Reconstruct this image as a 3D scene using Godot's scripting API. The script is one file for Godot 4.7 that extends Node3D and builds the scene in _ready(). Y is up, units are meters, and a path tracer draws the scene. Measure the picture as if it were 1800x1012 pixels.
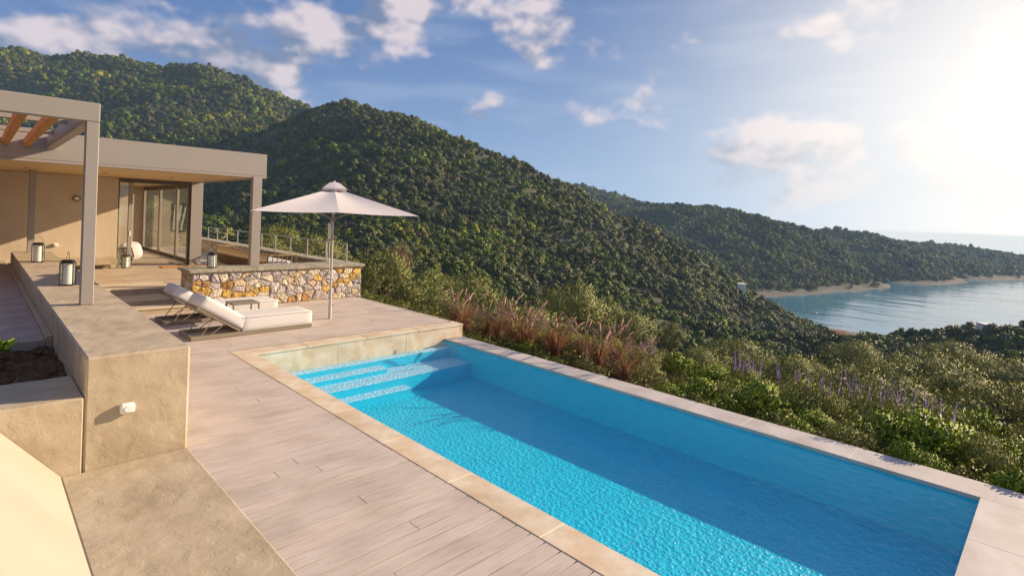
extends Node3D
# A pool terrace on a wooded hillside above a bay, late afternoon.

const SEA := -90.0
var SUN_TO := Vector3(0.874, 0.367, 0.318)
var M := {}
var taken := {}
var rng := RandomNumberGenerator.new()

# ---------------------------------------------------------------- helpers
func numbered(called: String) -> String:
	if not taken.has(called):
		taken[called] = 0
		return called
	taken[called] += 1
	return "%s_%03d" % [called, taken[called]]

func tag(o: Node, label: String, category: String, group := "", kind := "") -> Node:
	if label: o.set_meta("label", label)
	if category: o.set_meta("category", category)
	if group: o.set_meta("group", group)
	if kind: o.set_meta("kind", kind)
	return o

func thing(called: String, label: String, category: String, at := Vector3.ZERO, turn := 0.0, group := "") -> Node3D:
	var o := Node3D.new()
	o.name = numbered(called)
	add_child(o)
	o.position = at
	o.rotation.y = turn
	tag(o, label, category, group)
	return o

func setting(called: String) -> Node3D:
	var o := Node3D.new()
	o.name = numbered(called)
	add_child(o)
	o.set_meta("kind", "structure")
	return o

func part(called: String, mesh: Mesh, m: Material, parent: Node, at := Vector3.ZERO, turn := Vector3.ZERO) -> MeshInstance3D:
	var o := MeshInstance3D.new()
	o.name = called if parent != self else numbered(called)
	o.mesh = mesh
	o.material_override = m
	parent.add_child(o, true)
	o.position = at
	o.rotation = turn
	return o

# makes o a sub-part of another part of the same thing
func under(o: Node3D, p: Node3D) -> void:
	var called := String(o.name).rstrip("0123456789")
	o.get_parent().remove_child(o)
	o.name = called
	p.add_child(o, true)
	o.position -= p.position

func linear(c: Color) -> Color:
	var s := c.linear_to_srgb()
	s.a = c.a
	return s

func mat(c: Color, rough := 0.85, spec := 0.5) -> StandardMaterial3D:
	var m := StandardMaterial3D.new()
	m.albedo_color = linear(c)
	m.roughness = rough
	m.metallic_specular = spec
	return m

# colour texture between the given (linear) colours from noise, seamless
func noise_tex(seed_: int, freq: float, oct: int, stops: Array, size := 512, type := FastNoiseLite.TYPE_SIMPLEX_SMOOTH, warp := 0.0) -> NoiseTexture2D:
	var n := FastNoiseLite.new()
	n.seed = seed_
	n.noise_type = type
	n.frequency = freq
	n.fractal_octaves = oct
	if warp > 0.0:
		n.domain_warp_enabled = true
		n.domain_warp_amplitude = warp
		n.domain_warp_frequency = freq * 1.5
	var t := NoiseTexture2D.new()
	t.width = size
	t.height = size
	t.seamless = true
	t.noise = n
	if stops.size():
		var g := Gradient.new()
		g.offsets = PackedFloat32Array(stops.map(func(s): return s[0]))
		g.colors = PackedColorArray(stops.map(func(s): return linear(s[1])))
		t.color_ramp = g
	return t

func textured(tex: Texture2D, scale: Vector3, rough := 0.85, bump: Texture2D = null, bump_cm := 0.0, world := true) -> StandardMaterial3D:
	var m := StandardMaterial3D.new()
	m.albedo_texture = tex
	m.roughness = rough
	m.uv1_triplanar = true
	m.uv1_world_triplanar = world
	m.uv1_scale = scale
	if bump:
		m.heightmap_enabled = true
		m.heightmap_texture = bump
		m.heightmap_scale = bump_cm
	return m

func detail(m: StandardMaterial3D, tex: Texture2D) -> StandardMaterial3D:
	m.detail_enabled = true
	m.detail_albedo = tex
	m.detail_blend_mode = BaseMaterial3D.BLEND_MODE_MUL
	return m

# box with chamfered edges, centred
func cbox(size: Vector3, c := 0.006) -> ArrayMesh:
	c = minf(c, minf(size.x, minf(size.y, size.z)) * 0.45)
	var st := SurfaceTool.new()
	st.begin(Mesh.PRIMITIVE_TRIANGLES)
	st.set_smooth_group(-1)
	var h := size / 2.0
	var p := func(ax: int, s: Vector3) -> Vector3:   # corner s (+-1), pulled in on the two axes that are not ax
		var v := Vector3(h.x * s.x, h.y * s.y, h.z * s.z)
		for k in 3:
			if k != ax: v[k] -= c * s[k]
		return v
	for ax in 3:
		var b := (ax + 1) % 3
		var d := (ax + 2) % 3
		for sg in [-1.0, 1.0]:
			var q := []
			for e in [[-1, -1], [1, -1], [1, 1], [-1, 1]]:
				var s := Vector3.ZERO
				s[ax] = sg; s[b] = e[0]; s[d] = e[1]
				q.append(p.call(ax, s))
			quad(st, q, sg < 0)
		for e in [[-1, -1], [1, -1], [1, 1], [-1, 1]]:      # edge along ax
			var s0 := Vector3.ZERO
			s0[ax] = -1; s0[b] = e[0]; s0[d] = e[1]
			var s1 := s0
			s1[ax] = 1
			quad(st, [p.call(b, s0), p.call(b, s1), p.call(d, s1), p.call(d, s0)], e[0] * e[1] > 0)
	for sx in [-1.0, 1.0]:
		for sy in [-1.0, 1.0]:
			for sz in [-1.0, 1.0]:
				var s := Vector3(sx, sy, sz)
				var t := [p.call(0, s), p.call(1, s), p.call(2, s)]
				if sx * sy * sz > 0: t.reverse()
				for v in t: st.add_vertex(v)
	st.generate_normals()
	return st.commit()

func quad(st: SurfaceTool, q: Array, flip := false) -> void:
	var o := [0, 2, 1, 0, 3, 2] if not flip else [0, 1, 2, 0, 2, 3]
	for k in o: st.add_vertex(q[k])

# box from corner a to corner b as a part whose origin is the middle of it
func slab(called: String, a: Vector3, b: Vector3, m: Material, parent: Node, c := 0.006) -> MeshInstance3D:
	return part(called, cbox((b - a).abs(), c), m, parent, (a + b) / 2.0)

# box beam between two points
func bar(called: String, a: Vector3, b: Vector3, w: float, h: float, m: Material, parent: Node, c := 0.002) -> MeshInstance3D:
	var o := part(called, cbox(Vector3(w, h, a.distance_to(b)), c), m, parent, (a + b) / 2.0)
	var f := (b - a).normalized()
	var up := Vector3.UP if absf(f.y) < 0.99 else Vector3.RIGHT
	o.basis = Basis.looking_at(f, up)
	return o

# round tube along points with one radius per point, added to a SurfaceTool
func tube(st: SurfaceTool, pts: Array, rad: Array, seg := 8, cap := true) -> void:
	var rings := []
	var side := Vector3.ZERO
	for i in pts.size():
		var a: Vector3 = pts[maxi(i - 1, 0)]
		var b: Vector3 = pts[mini(i + 1, pts.size() - 1)]
		var f := (b - a).normalized()
		if side == Vector3.ZERO: side = f.cross(Vector3.UP if absf(f.y) < 0.9 else Vector3.RIGHT).normalized()
		side = (side - f * side.dot(f)).normalized()
		var up := side.cross(f)
		var ring := []
		for k in seg:
			var t := TAU * k / seg
			ring.append([side * cos(t) + up * sin(t), pts[i]])
		rings.append(ring)
	for i in pts.size() - 1:
		for k in seg:
			var k2 := (k + 1) % seg
			var v := [[rings[i][k], rad[i]], [rings[i + 1][k], rad[i + 1]], [rings[i + 1][k2], rad[i + 1]], [rings[i][k2], rad[i]]]
			for j in [0, 2, 1, 0, 3, 2]:
				st.set_normal(v[j][0][0])
				st.add_vertex(v[j][0][1] + v[j][0][0] * v[j][1])
	if cap:
		for e in [0, pts.size() - 1]:
			var n: Vector3 = (pts[e] - pts[1 if e == 0 else e - 1]).normalized()
			for k in range(1, seg - 1):
				var t := [0, k + 1, k] if e == 0 else [0, k, k + 1]
				for j in t:
					st.set_normal(n)
					st.add_vertex(rings[e][j][1] + rings[e][j][0] * rad[e])

func tube_mesh(pts: Array, rad: Array, seg := 8) -> ArrayMesh:
	var st := SurfaceTool.new()
	st.begin(Mesh.PRIMITIVE_TRIANGLES)
	tube(st, pts, rad, seg)
	return st.commit()

# prism of a polygon in the xy plane, from z0 to z1
func prism(poly: PackedVector2Array, z0: float, z1: float) -> ArrayMesh:
	var st := SurfaceTool.new()
	st.begin(Mesh.PRIMITIVE_TRIANGLES)
	st.set_smooth_group(-1)
	var tri := Geometry2D.triangulate_polygon(poly)
	var ccw := not Geometry2D.is_polygon_clockwise(poly)
	for k in range(0, tri.size(), 3):
		for z in [[z1, [0, 2, 1]], [z0, [0, 1, 2]]]:
			var q := [poly[tri[k]], poly[tri[k + 1]], poly[tri[k + 2]]]
			var area: float = (q[1] - q[0]).cross(q[2] - q[0])
			var order: Array = z[1] if area > 0 else [0, 2, 1] if z[1] == [0, 1, 2] else [0, 1, 2]
			for j in order: st.add_vertex(Vector3(q[j].x, q[j].y, z[0]))
	for i in poly.size():
		var a := poly[i]
		var b := poly[(i + 1) % poly.size()]
		quad(st, [Vector3(a.x, a.y, z0), Vector3(b.x, b.y, z0), Vector3(b.x, b.y, z1), Vector3(a.x, a.y, z1)], not ccw)
	st.generate_normals()
	return st.commit()

# leaves: many small two-triangle blades in one mesh, with a colour (linear) for each vertex
class Leaves:
	var v := PackedVector3Array()
	var n := PackedVector3Array()
	var c := PackedColorArray()
	var ix := PackedInt32Array()
	func blade(at: Vector3, along: Vector3, side: Vector3, normal: Vector3, col: Color) -> void:
		var b := v.size()
		v.append(at); v.append(at + along * 0.5 + side); v.append(at + along); v.append(at + along * 0.5 - side)
		for k in 4:
			n.append(normal)
			c.append(col)
		var facing := (along.cross(side) * 1.0).dot(normal) > 0.0
		for k in ([0, 1, 2, 0, 2, 3] if facing else [0, 2, 1, 0, 3, 2]): ix.append(b + k)
	func tri(a: Vector3, b: Vector3, d: Vector3, normal: Vector3, col: Color) -> void:
		var k := v.size()
		if (d - a).cross(b - a).dot(normal) < 0.0:
			var sw := b
			b = d
			d = sw
		v.append(a); v.append(b); v.append(d)
		for j in 3:
			n.append(normal); c.append(col); ix.append(k + j)
	func mesh() -> ArrayMesh:
		var a := []
		a.resize(Mesh.ARRAY_MAX)
		a[Mesh.ARRAY_VERTEX] = v; a[Mesh.ARRAY_NORMAL] = n; a[Mesh.ARRAY_COLOR] = c; a[Mesh.ARRAY_INDEX] = ix
		var m := ArrayMesh.new()
		m.add_surface_from_arrays(Mesh.PRIMITIVE_TRIANGLES, a)
		return m

func rnd_dir(r: RandomNumberGenerator) -> Vector3:
	var z := r.randf_range(-1, 1)
	var t := r.randf() * TAU
	var s := sqrt(1.0 - z * z)
	return Vector3(s * cos(t), z, s * sin(t))

func mixc(a: Color, b: Color, t: float) -> Color:
	return a.lerp(b, clampf(t, 0.0, 1.0))

# a crown of leaf blades on a cloud of lumps; unit-ish size: the lumps fill an ellipsoid of radii size
func crown(seed_: int, size: Vector3, lumps: int, leaves: int, leaf: Vector2, dark: Color, light: Color, loose := 0.25, up := 0.25) -> ArrayMesh:
	var r := RandomNumberGenerator.new()
	r.seed = seed_
	var l := Leaves.new()
	var balls := []
	for i in lumps:
		var d := rnd_dir(r)
		d.y = absf(d.y) * 1.1 - 0.35
		var p := d * (0.35 + 0.45 * sqrt(r.randf()))
		balls.append([p * size, r.randf_range(0.30, 0.48) * minf(size.x, size.y)])
	for i in leaves:
		var b: Array = balls[r.randi() % lumps]
		var d := rnd_dir(r)
		if d.y < -0.45: d.y = -d.y
		var rad: float = b[1] * (1.0 - loose * 0.5 + loose * r.randf() * 1.3)
		var at: Vector3 = b[0] + d * rad
		var nrm := (d + at / size * 0.6 + rnd_dir(r) * 0.35).normalized()
		var along := (rnd_dir(r) + Vector3.UP * up + d * 0.4).normalized()
		var side := along.cross(nrm).normalized()
		var k := r.randf_range(0.7, 1.3)
		var col := mixc(dark, light, r.randf())
		l.blade(at, along * leaf.x * k, side * leaf.y * k * 0.5, nrm, col)
	return l.mesh()

func foliage_mat(back := 0.25) -> StandardMaterial3D:
	var m := StandardMaterial3D.new()
	m.vertex_color_use_as_albedo = true
	m.roughness = 0.65
	m.metallic_specular = 0.35
	m.backlight_enabled = true
	m.backlight = Color(back, back, back)
	return m

# ---------------------------------------------------------------- camera, sky, sun, air
func view_and_light() -> void:
	var cam := Camera3D.new()
	cam.name = "camera"
	add_child(cam)
	cam.projection = Camera3D.PROJECTION_FRUSTUM
	cam.near = 0.1
	cam.far = 20000.0
	cam.size = 0.1 * 1012.0 / 962.8
	cam.frustum_offset = Vector2(0.0, -0.1 * (506.0 - 382.4) / 962.8)
	cam.position = Vector3(0.02, 2.25, 0.10)
	cam.rotation = Vector3(0, deg_to_rad(-44.59), 0)
	cam.rotate_object_local(Vector3(0, 0, 1), deg_to_rad(2.0))
	var we := WorldEnvironment.new()
	we.name = "world"
	add_child(we)
	var e := Environment.new()
	we.environment = e
	e.tonemap_mode = Environment.TONE_MAPPER_LINEAR
	e.tonemap_exposure = 1.72
	e.background_mode = Environment.BG_SKY
	e.background_energy_multiplier = 0.72
	e.sdfgi_enabled = true
	e.ssao_enabled = true
	e.ssil_enabled = true
	var sky := Sky.new()
	var pm := PanoramaSkyMaterial.new()
	pm.panorama = sky_picture()
	sky.sky_material = pm
	e.sky = sky
	e.fog_enabled = true
	e.fog_density = 0.00013
	e.fog_light_color = Color(0.70, 0.85, 1.0)
	var sun := DirectionalLight3D.new()
	sun.name = "sun"
	add_child(sun)
	sun.light_color = Color(1.0, 0.90, 0.76)
	sun.light_energy = 1.6
	sun.light_angular_distance = 0.5
	sun.shadow_enabled = true
	sun.look_at_from_position(SUN_TO * 50.0, Vector3.ZERO)

# clear air with a bright low western side and broken cumulus, as an equirectangular picture
func sky_picture() -> ImageTexture:
	var w := 2048
	var h := 1024
	var data := PackedFloat32Array()
	data.resize(w * h * 3)
	var n1 := FastNoiseLite.new()
	n1.seed = 11; n1.frequency = 1.5; n1.fractal_octaves = 6; n1.fractal_gain = 0.57
	var n2 := FastNoiseLite.new()
	n2.seed = 23; n2.frequency = 1.1; n2.fractal_octaves = 2
	var n3 := FastNoiseLite.new()
	n3.seed = 5; n3.frequency = 2.2; n3.fractal_octaves = 4
	var glow_az := deg_to_rad(100.0)
	var glow := Vector3(sin(glow_az), 0.04, -cos(glow_az)).normalized()
	var zen := Vector3(0.045, 0.115, 0.32)
	var hor := Vector3(0.36, 0.52, 0.74)
	var warm := Vector3(1.35, 1.22, 1.02)
	for j in h / 2:
		var el := PI * (0.5 - (j + 0.5) / h)
		var sy := sin(el)
		var cy := cos(el)
		for i in w:
			var az := TAU * (i + 0.5) / w
			var d := Vector3(sin(az) * cy, sy, -cos(az) * cy)
			var t := pow(1.0 - sy, 3.6)
			var g := maxf(d.dot(glow), 0.0)
			var c := zen.lerp(hor, clampf(t * (0.55 + 0.6 * g), 0.0, 1.0))
			var halo := pow(g, 7.5)
			c = c.lerp(warm, clampf(halo * 0.95, 0.0, 1.0))
			# thin high veils, then cumulus
			var st := n3.get_noise_3dv(d * Vector3(1.2, 7.0, 1.2) * 1.3)
			c = c.lerp(Vector3(0.50, 0.57, 0.68).lerp(warm, halo), clampf(st * 0.35, 0.0, 0.18) * smoothstep(0.0, 0.1, sy))
			var q := d * Vector3(1.0, 1.75, 1.0) * 2.3
			var cov := n2.get_noise_3dv(q * 0.62) * 0.50
			var f := n1.get_noise_3dv(q * 1.35) + cov - 0.09 + halo * 0.08
			if f > -0.10:
				var f2 := n1.get_noise_3dv((q + Vector3(glow.x * 0.10, 0.13, glow.z * 0.10)) * 1.35) + cov - 0.09
				var lit := clampf(0.34 + (f - f2) * 2.6, 0.0, 1.0)
				var a := smoothstep(-0.10, 0.30, f)
				var body := Vector3(0.16, 0.21, 0.33).lerp(Vector3(0.70, 0.60, 0.61), lit).lerp(warm, clampf(halo * 0.9, 0.0, 1.0))
				c = c.lerp(body, a * 0.85 * smoothstep(-0.02, 0.08, sy))
			var k := (j * w + i) * 3
			data[k] = c.x; data[k + 1] = c.y; data[k + 2] = c.z
	for j in range(h / 2, h):
		for i in w:
			var k := (j * w + i) * 3
			data[k] = 0.80; data[k + 1] = 0.80; data[k + 2] = 0.78
	return ImageTexture.create_from_image(Image.create_from_data(w, h, false, Image.FORMAT_RGBF, data.to_byte_array()))

# ---------------------------------------------------------------- materials
func materials() -> void:
	var fine := noise_tex(2, 0.03, 5, [])
	var trowel := noise_tex(7, 0.012, 4, [], 512, FastNoiseLite.TYPE_SIMPLEX_SMOOTH, 40.0)
	M.plaster = textured(noise_tex(3, 0.006, 5, [[0.0, Color(.39, .31, .21)], [0.5, Color(.455, .37, .26)], [1.0, Color(.52, .435, .32)]]), Vector3(.55, .55, .55), 0.92, trowel, 0.8)
	M.terrace = textured(noise_tex(4, 0.005, 4, [[0.0, Color(.44, .345, .245)], [1.0, Color(.56, .46, .345)]]), Vector3(.3, .3, .3), 0.8, fine, 0.15)
	M.path = textured(noise_tex(14, 0.006, 5, [[0.0, Color(.36, .29, .24)], [1.0, Color(.50, .41, .345)]]), Vector3(.5, .5, .5), 0.75, fine, 0.15)
	M.cream = textured(noise_tex(41, 0.004, 3, [[0.0, Color(.39, .36, .285)], [1.0, Color(.44, .41, .33)]]), Vector3(.5, .5, .5), 0.75)
	M.house = textured(noise_tex(6, 0.004, 4, [[0.0, Color(.54, .44, .31)], [1.0, Color(.61, .51, .375)]]), Vector3(.4, .4, .4), 0.9, fine, 0.2)
	M.metal = mat(Color(.33, .295, .26), 0.48, 0.5)
	M.metal_dark = mat(Color(.10, .082, .064), 0.45)
	M.soffit = textured(noise_tex(8, 0.01, 3, [[0.0, Color(.60, .42, .20)], [1.0, Color(.72, .54, .29)]]), Vector3(.25, 1, 2.5), 0.55)
	M.rafter = textured(noise_tex(9, 0.012, 4, [[0.0, Color(.36, .14, .03)], [1.0, Color(.60, .28, .06)]]), Vector3(4, 4, .35), 0.6)
	var grain := noise_tex(10, 0.012, 5, [[0.0, Color(.78, .77, .76)], [0.5, Color(.92, .92, .92)], [1.0, Color(1, 1, 1)]])
	M.planks = []
	for c in [Color(.60, .51, .445), Color(.625, .535, .47), Color(.585, .495, .43), Color(.61, .52, .46), Color(.63, .535, .46)]:
		var m := textured(grain, Vector3(.45, 1.0, 5.0), 0.62)
		m.albedo_color = linear(c)
		M.planks.append(m)
	M.dark_gap = mat(Color(.50, .42, .36), 0.9)
	M.coping = textured(noise_tex(12, 0.006, 5, [[0.0, Color(.60, .44, .27)], [0.4, Color(.67, .535, .37)], [0.7, Color(.71, .60, .45)], [1.0, Color(.75, .67, .54)]]), Vector3(.9, .9, .9), 0.6, fine, 0.08)
	M.coping_grey = textured(noise_tex(13, 0.005, 5, [[0.0, Color(.46, .41, .385)], [1.0, Color(.60, .55, .52)]]), Vector3(.6, .6, .6), 0.6, fine, 0.06)
	M.pool = textured(noise_tex(15, 0.01, 4, [[0.0, Color(.003, .46, .67)], [1.0, Color(.005, .53, .74)]]), Vector3(.8, .8, .8), 0.35)
	M.pool_step = textured(noise_tex(16, 0.01, 4, [[0.0, Color(.26, .58, .76)], [1.0, Color(.36, .66, .82)]]), Vector3(.8, .8, .8), 0.35)
	M.pool_floor = M.pool.duplicate()
	M.pool_tread = M.pool_step.duplicate()
	var cells := FastNoiseLite.new()
	cells.seed = 21
	cells.noise_type = FastNoiseLite.TYPE_CELLULAR
	cells.cellular_return_type = FastNoiseLite.RETURN_DISTANCE
	cells.frequency = 0.045
	cells.fractal_octaves = 2
	cells.domain_warp_enabled = true
	cells.domain_warp_amplitude = 12.0
	cells.domain_warp_frequency = 0.03
	var relief := NoiseTexture2D.new()
	relief.width = 1024
	relief.height = 1024
	relief.seamless = true
	relief.noise = cells
	for k in ["pool_floor", "pool_tread"]:
		M[k].heightmap_enabled = true
		M[k].heightmap_texture = relief
		M[k].heightmap_scale = 1.6
		M[k].uv1_scale = Vector3(.42, .42, .42)
	M.tread = textured(noise_tex(42, 0.006, 4, [[0.0, Color(.56, .47, .33)], [1.0, Color(.66, .58, .44)]]), Vector3(.6, .6, .6), 0.75)
	M.pool_grout = mat(Color(.01, .33, .52), 0.7)
	var w := StandardMaterial3D.new()
	w.transparency = BaseMaterial3D.TRANSPARENCY_ALPHA
	w.albedo_color = Color(.4, .8, .95, 0.03)
	w.roughness = 0.0
	w.metallic_specular = 0.21
	M.water = w
	M.stones = []
	var rough := noise_tex(17, 0.02, 5, [], 512, FastNoiseLite.TYPE_SIMPLEX, 25.0)
	for c in [[Color(0.57, 0.34, 0.08), Color(0.78, 0.53, 0.17)], [Color(0.41, 0.36, 0.34), Color(0.60, 0.52, 0.51)], [Color(0.53, 0.39, 0.23), Color(0.71, 0.57, 0.39)], [Color(0.48, 0.43, 0.40), Color(0.69, 0.61, 0.57)], [Color(0.39, 0.20, 0.07), Color(0.57, 0.34, 0.15)], [Color(0.64, 0.54, 0.39), Color(0.78, 0.71, 0.56)]]:
		M.stones.append(textured(noise_tex(18 + M.stones.size(), 0.013, 5, [[0.15, c[0]], [0.85, c[1]]], 256), Vector3(1.3, 1.3, 1.3), 0.9, rough, 2.5))
	M.mortar = textured(noise_tex(30, 0.03, 4, [[0.0, Color(.34, .275, .19)], [1.0, Color(.50, .415, .30)]], 256), Vector3(2, 2, 2), 0.95, rough, 2.0)
	M.cap = textured(noise_tex(31, 0.01, 5, [[0.0, Color(.27, .24, .17)], [0.6, Color(.40, .36, .27)], [1.0, Color(.52, .47, .37)]]), Vector3(1, 1, 1), 0.9, rough, 1.2)
	var cloth := mat(Color(.68, .66, .64), 0.95, 0.2)
	cloth.heightmap_enabled = true
	cloth.heightmap_texture = fine
	cloth.heightmap_scale = 0.12
	cloth.uv1_triplanar = true
	cloth.uv1_scale = Vector3(6, 6, 6)
	M.cloth = cloth
	M.canvas = mat(Color(.74, .68, .65), 0.9, 0.2)
	M.canvas.backlight_enabled = true
	M.canvas.backlight = Color(.35, .33, .30)
	M.frame = mat(Color(.25, .205, .15), 0.5)
	M.pole = mat(Color(.50, .47, .44), 0.4)
	M.black = mat(Color(.018, .018, .018), 0.45)
	M.candle = mat(Color(.80, .77, .72), 0.5)
	M.white = mat(Color(.8, .79, .76), 0.4)
	var g := StandardMaterial3D.new()
	g.transparency = BaseMaterial3D.TRANSPARENCY_ALPHA
	g.albedo_color = Color(.8, .9, .85, 0.08)
	g.roughness = 0.0
	M.glass = g
	M.soil = textured(noise_tex(32, 0.02, 6, [[0.0, Color(.035, .018, .008)], [0.5, Color(.12, .058, .022)], [1.0, Color(.25, .13, .055)]]), Vector3(1.2, 1.2, 1.2), 0.98, rough, 4.0)
	M.ground = textured(noise_tex(33, 0.01, 6, [[0.0, Color(.05, .045, .02)], [0.5, Color(.11, .085, .045)], [1.0, Color(.22, .16, .09)]]), Vector3(.35, .35, .35), 0.98, rough, 4.0)
	M.hill = textured(noise_tex(34, 0.012, 5, [[0.0, Color(.025, .032, .012)], [0.6, Color(.06, .062, .026)], [1.0, Color(.13, .11, .055)]]), Vector3(.012, .012, .012), 1.0)
	M.rock = textured(noise_tex(35, 0.012, 5, [[0.0, Color(.07, .06, .045)], [0.6, Color(.14, .115, .085)], [1.0, Color(.25, .21, .16)]]), Vector3(.02, .02, .02), 1.0)
	M.leaf = foliage_mat(0.45)
	M.forest = foliage_mat(0.2)
	M.bark = textured(noise_tex(36, 0.02, 5, [[0.0, Color(.06, .045, .03)], [1.0, Color(.20, .16, .12)]], 256), Vector3(3, 1, 3), 0.95, rough, 1.5)
	M.mat_orange = mat(Color(.50, .24, .05), 0.95)
	M.wicker = mat(Color(.36, .24, .12), 0.8)
	var stains := noise_tex(50, 0.008, 6, [[0.0, Color(.80, .785, .76)], [0.42, Color(.95, .945, .935)], [0.6, Color(1, 1, 1)], [1.0, Color(1, 1, 1)]], 512, FastNoiseLite.TYPE_SIMPLEX_SMOOTH, 30.0)
	for k in M.planks + [M.plaster, M.terrace, M.coping, M.coping_grey, M.path, M.cap]:
		detail(k, stains)
		k.detail_uv_layer = BaseMaterial3D.DETAIL_UV_2
		k.uv2_triplanar = true
		k.uv2_world_triplanar = true
		k.uv2_scale = Vector3(.31, .31, .43)
	M.sea = sea_mat()
	print("materials ", Time.get_ticks_msec())

func sea_mat() -> StandardMaterial3D:
	var m := StandardMaterial3D.new()
	m.albedo_texture = noise_tex(40, 0.004, 4, [[0.0, Color(.035, .15, .23)], [0.6, Color(.055, .20, .29)], [1.0, Color(.09, .27, .34)]])
	m.uv1_triplanar = true
	m.uv1_world_triplanar = true
	m.uv1_scale = Vector3(.0016, .0016, .0007)
	m.roughness = 0.13
	m.metallic_specular = 0.5
	m.heightmap_enabled = true
	m.heightmap_texture = noise_tex(43, 0.02, 4, [])
	m.heightmap_scale = 60.0
	return m

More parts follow.
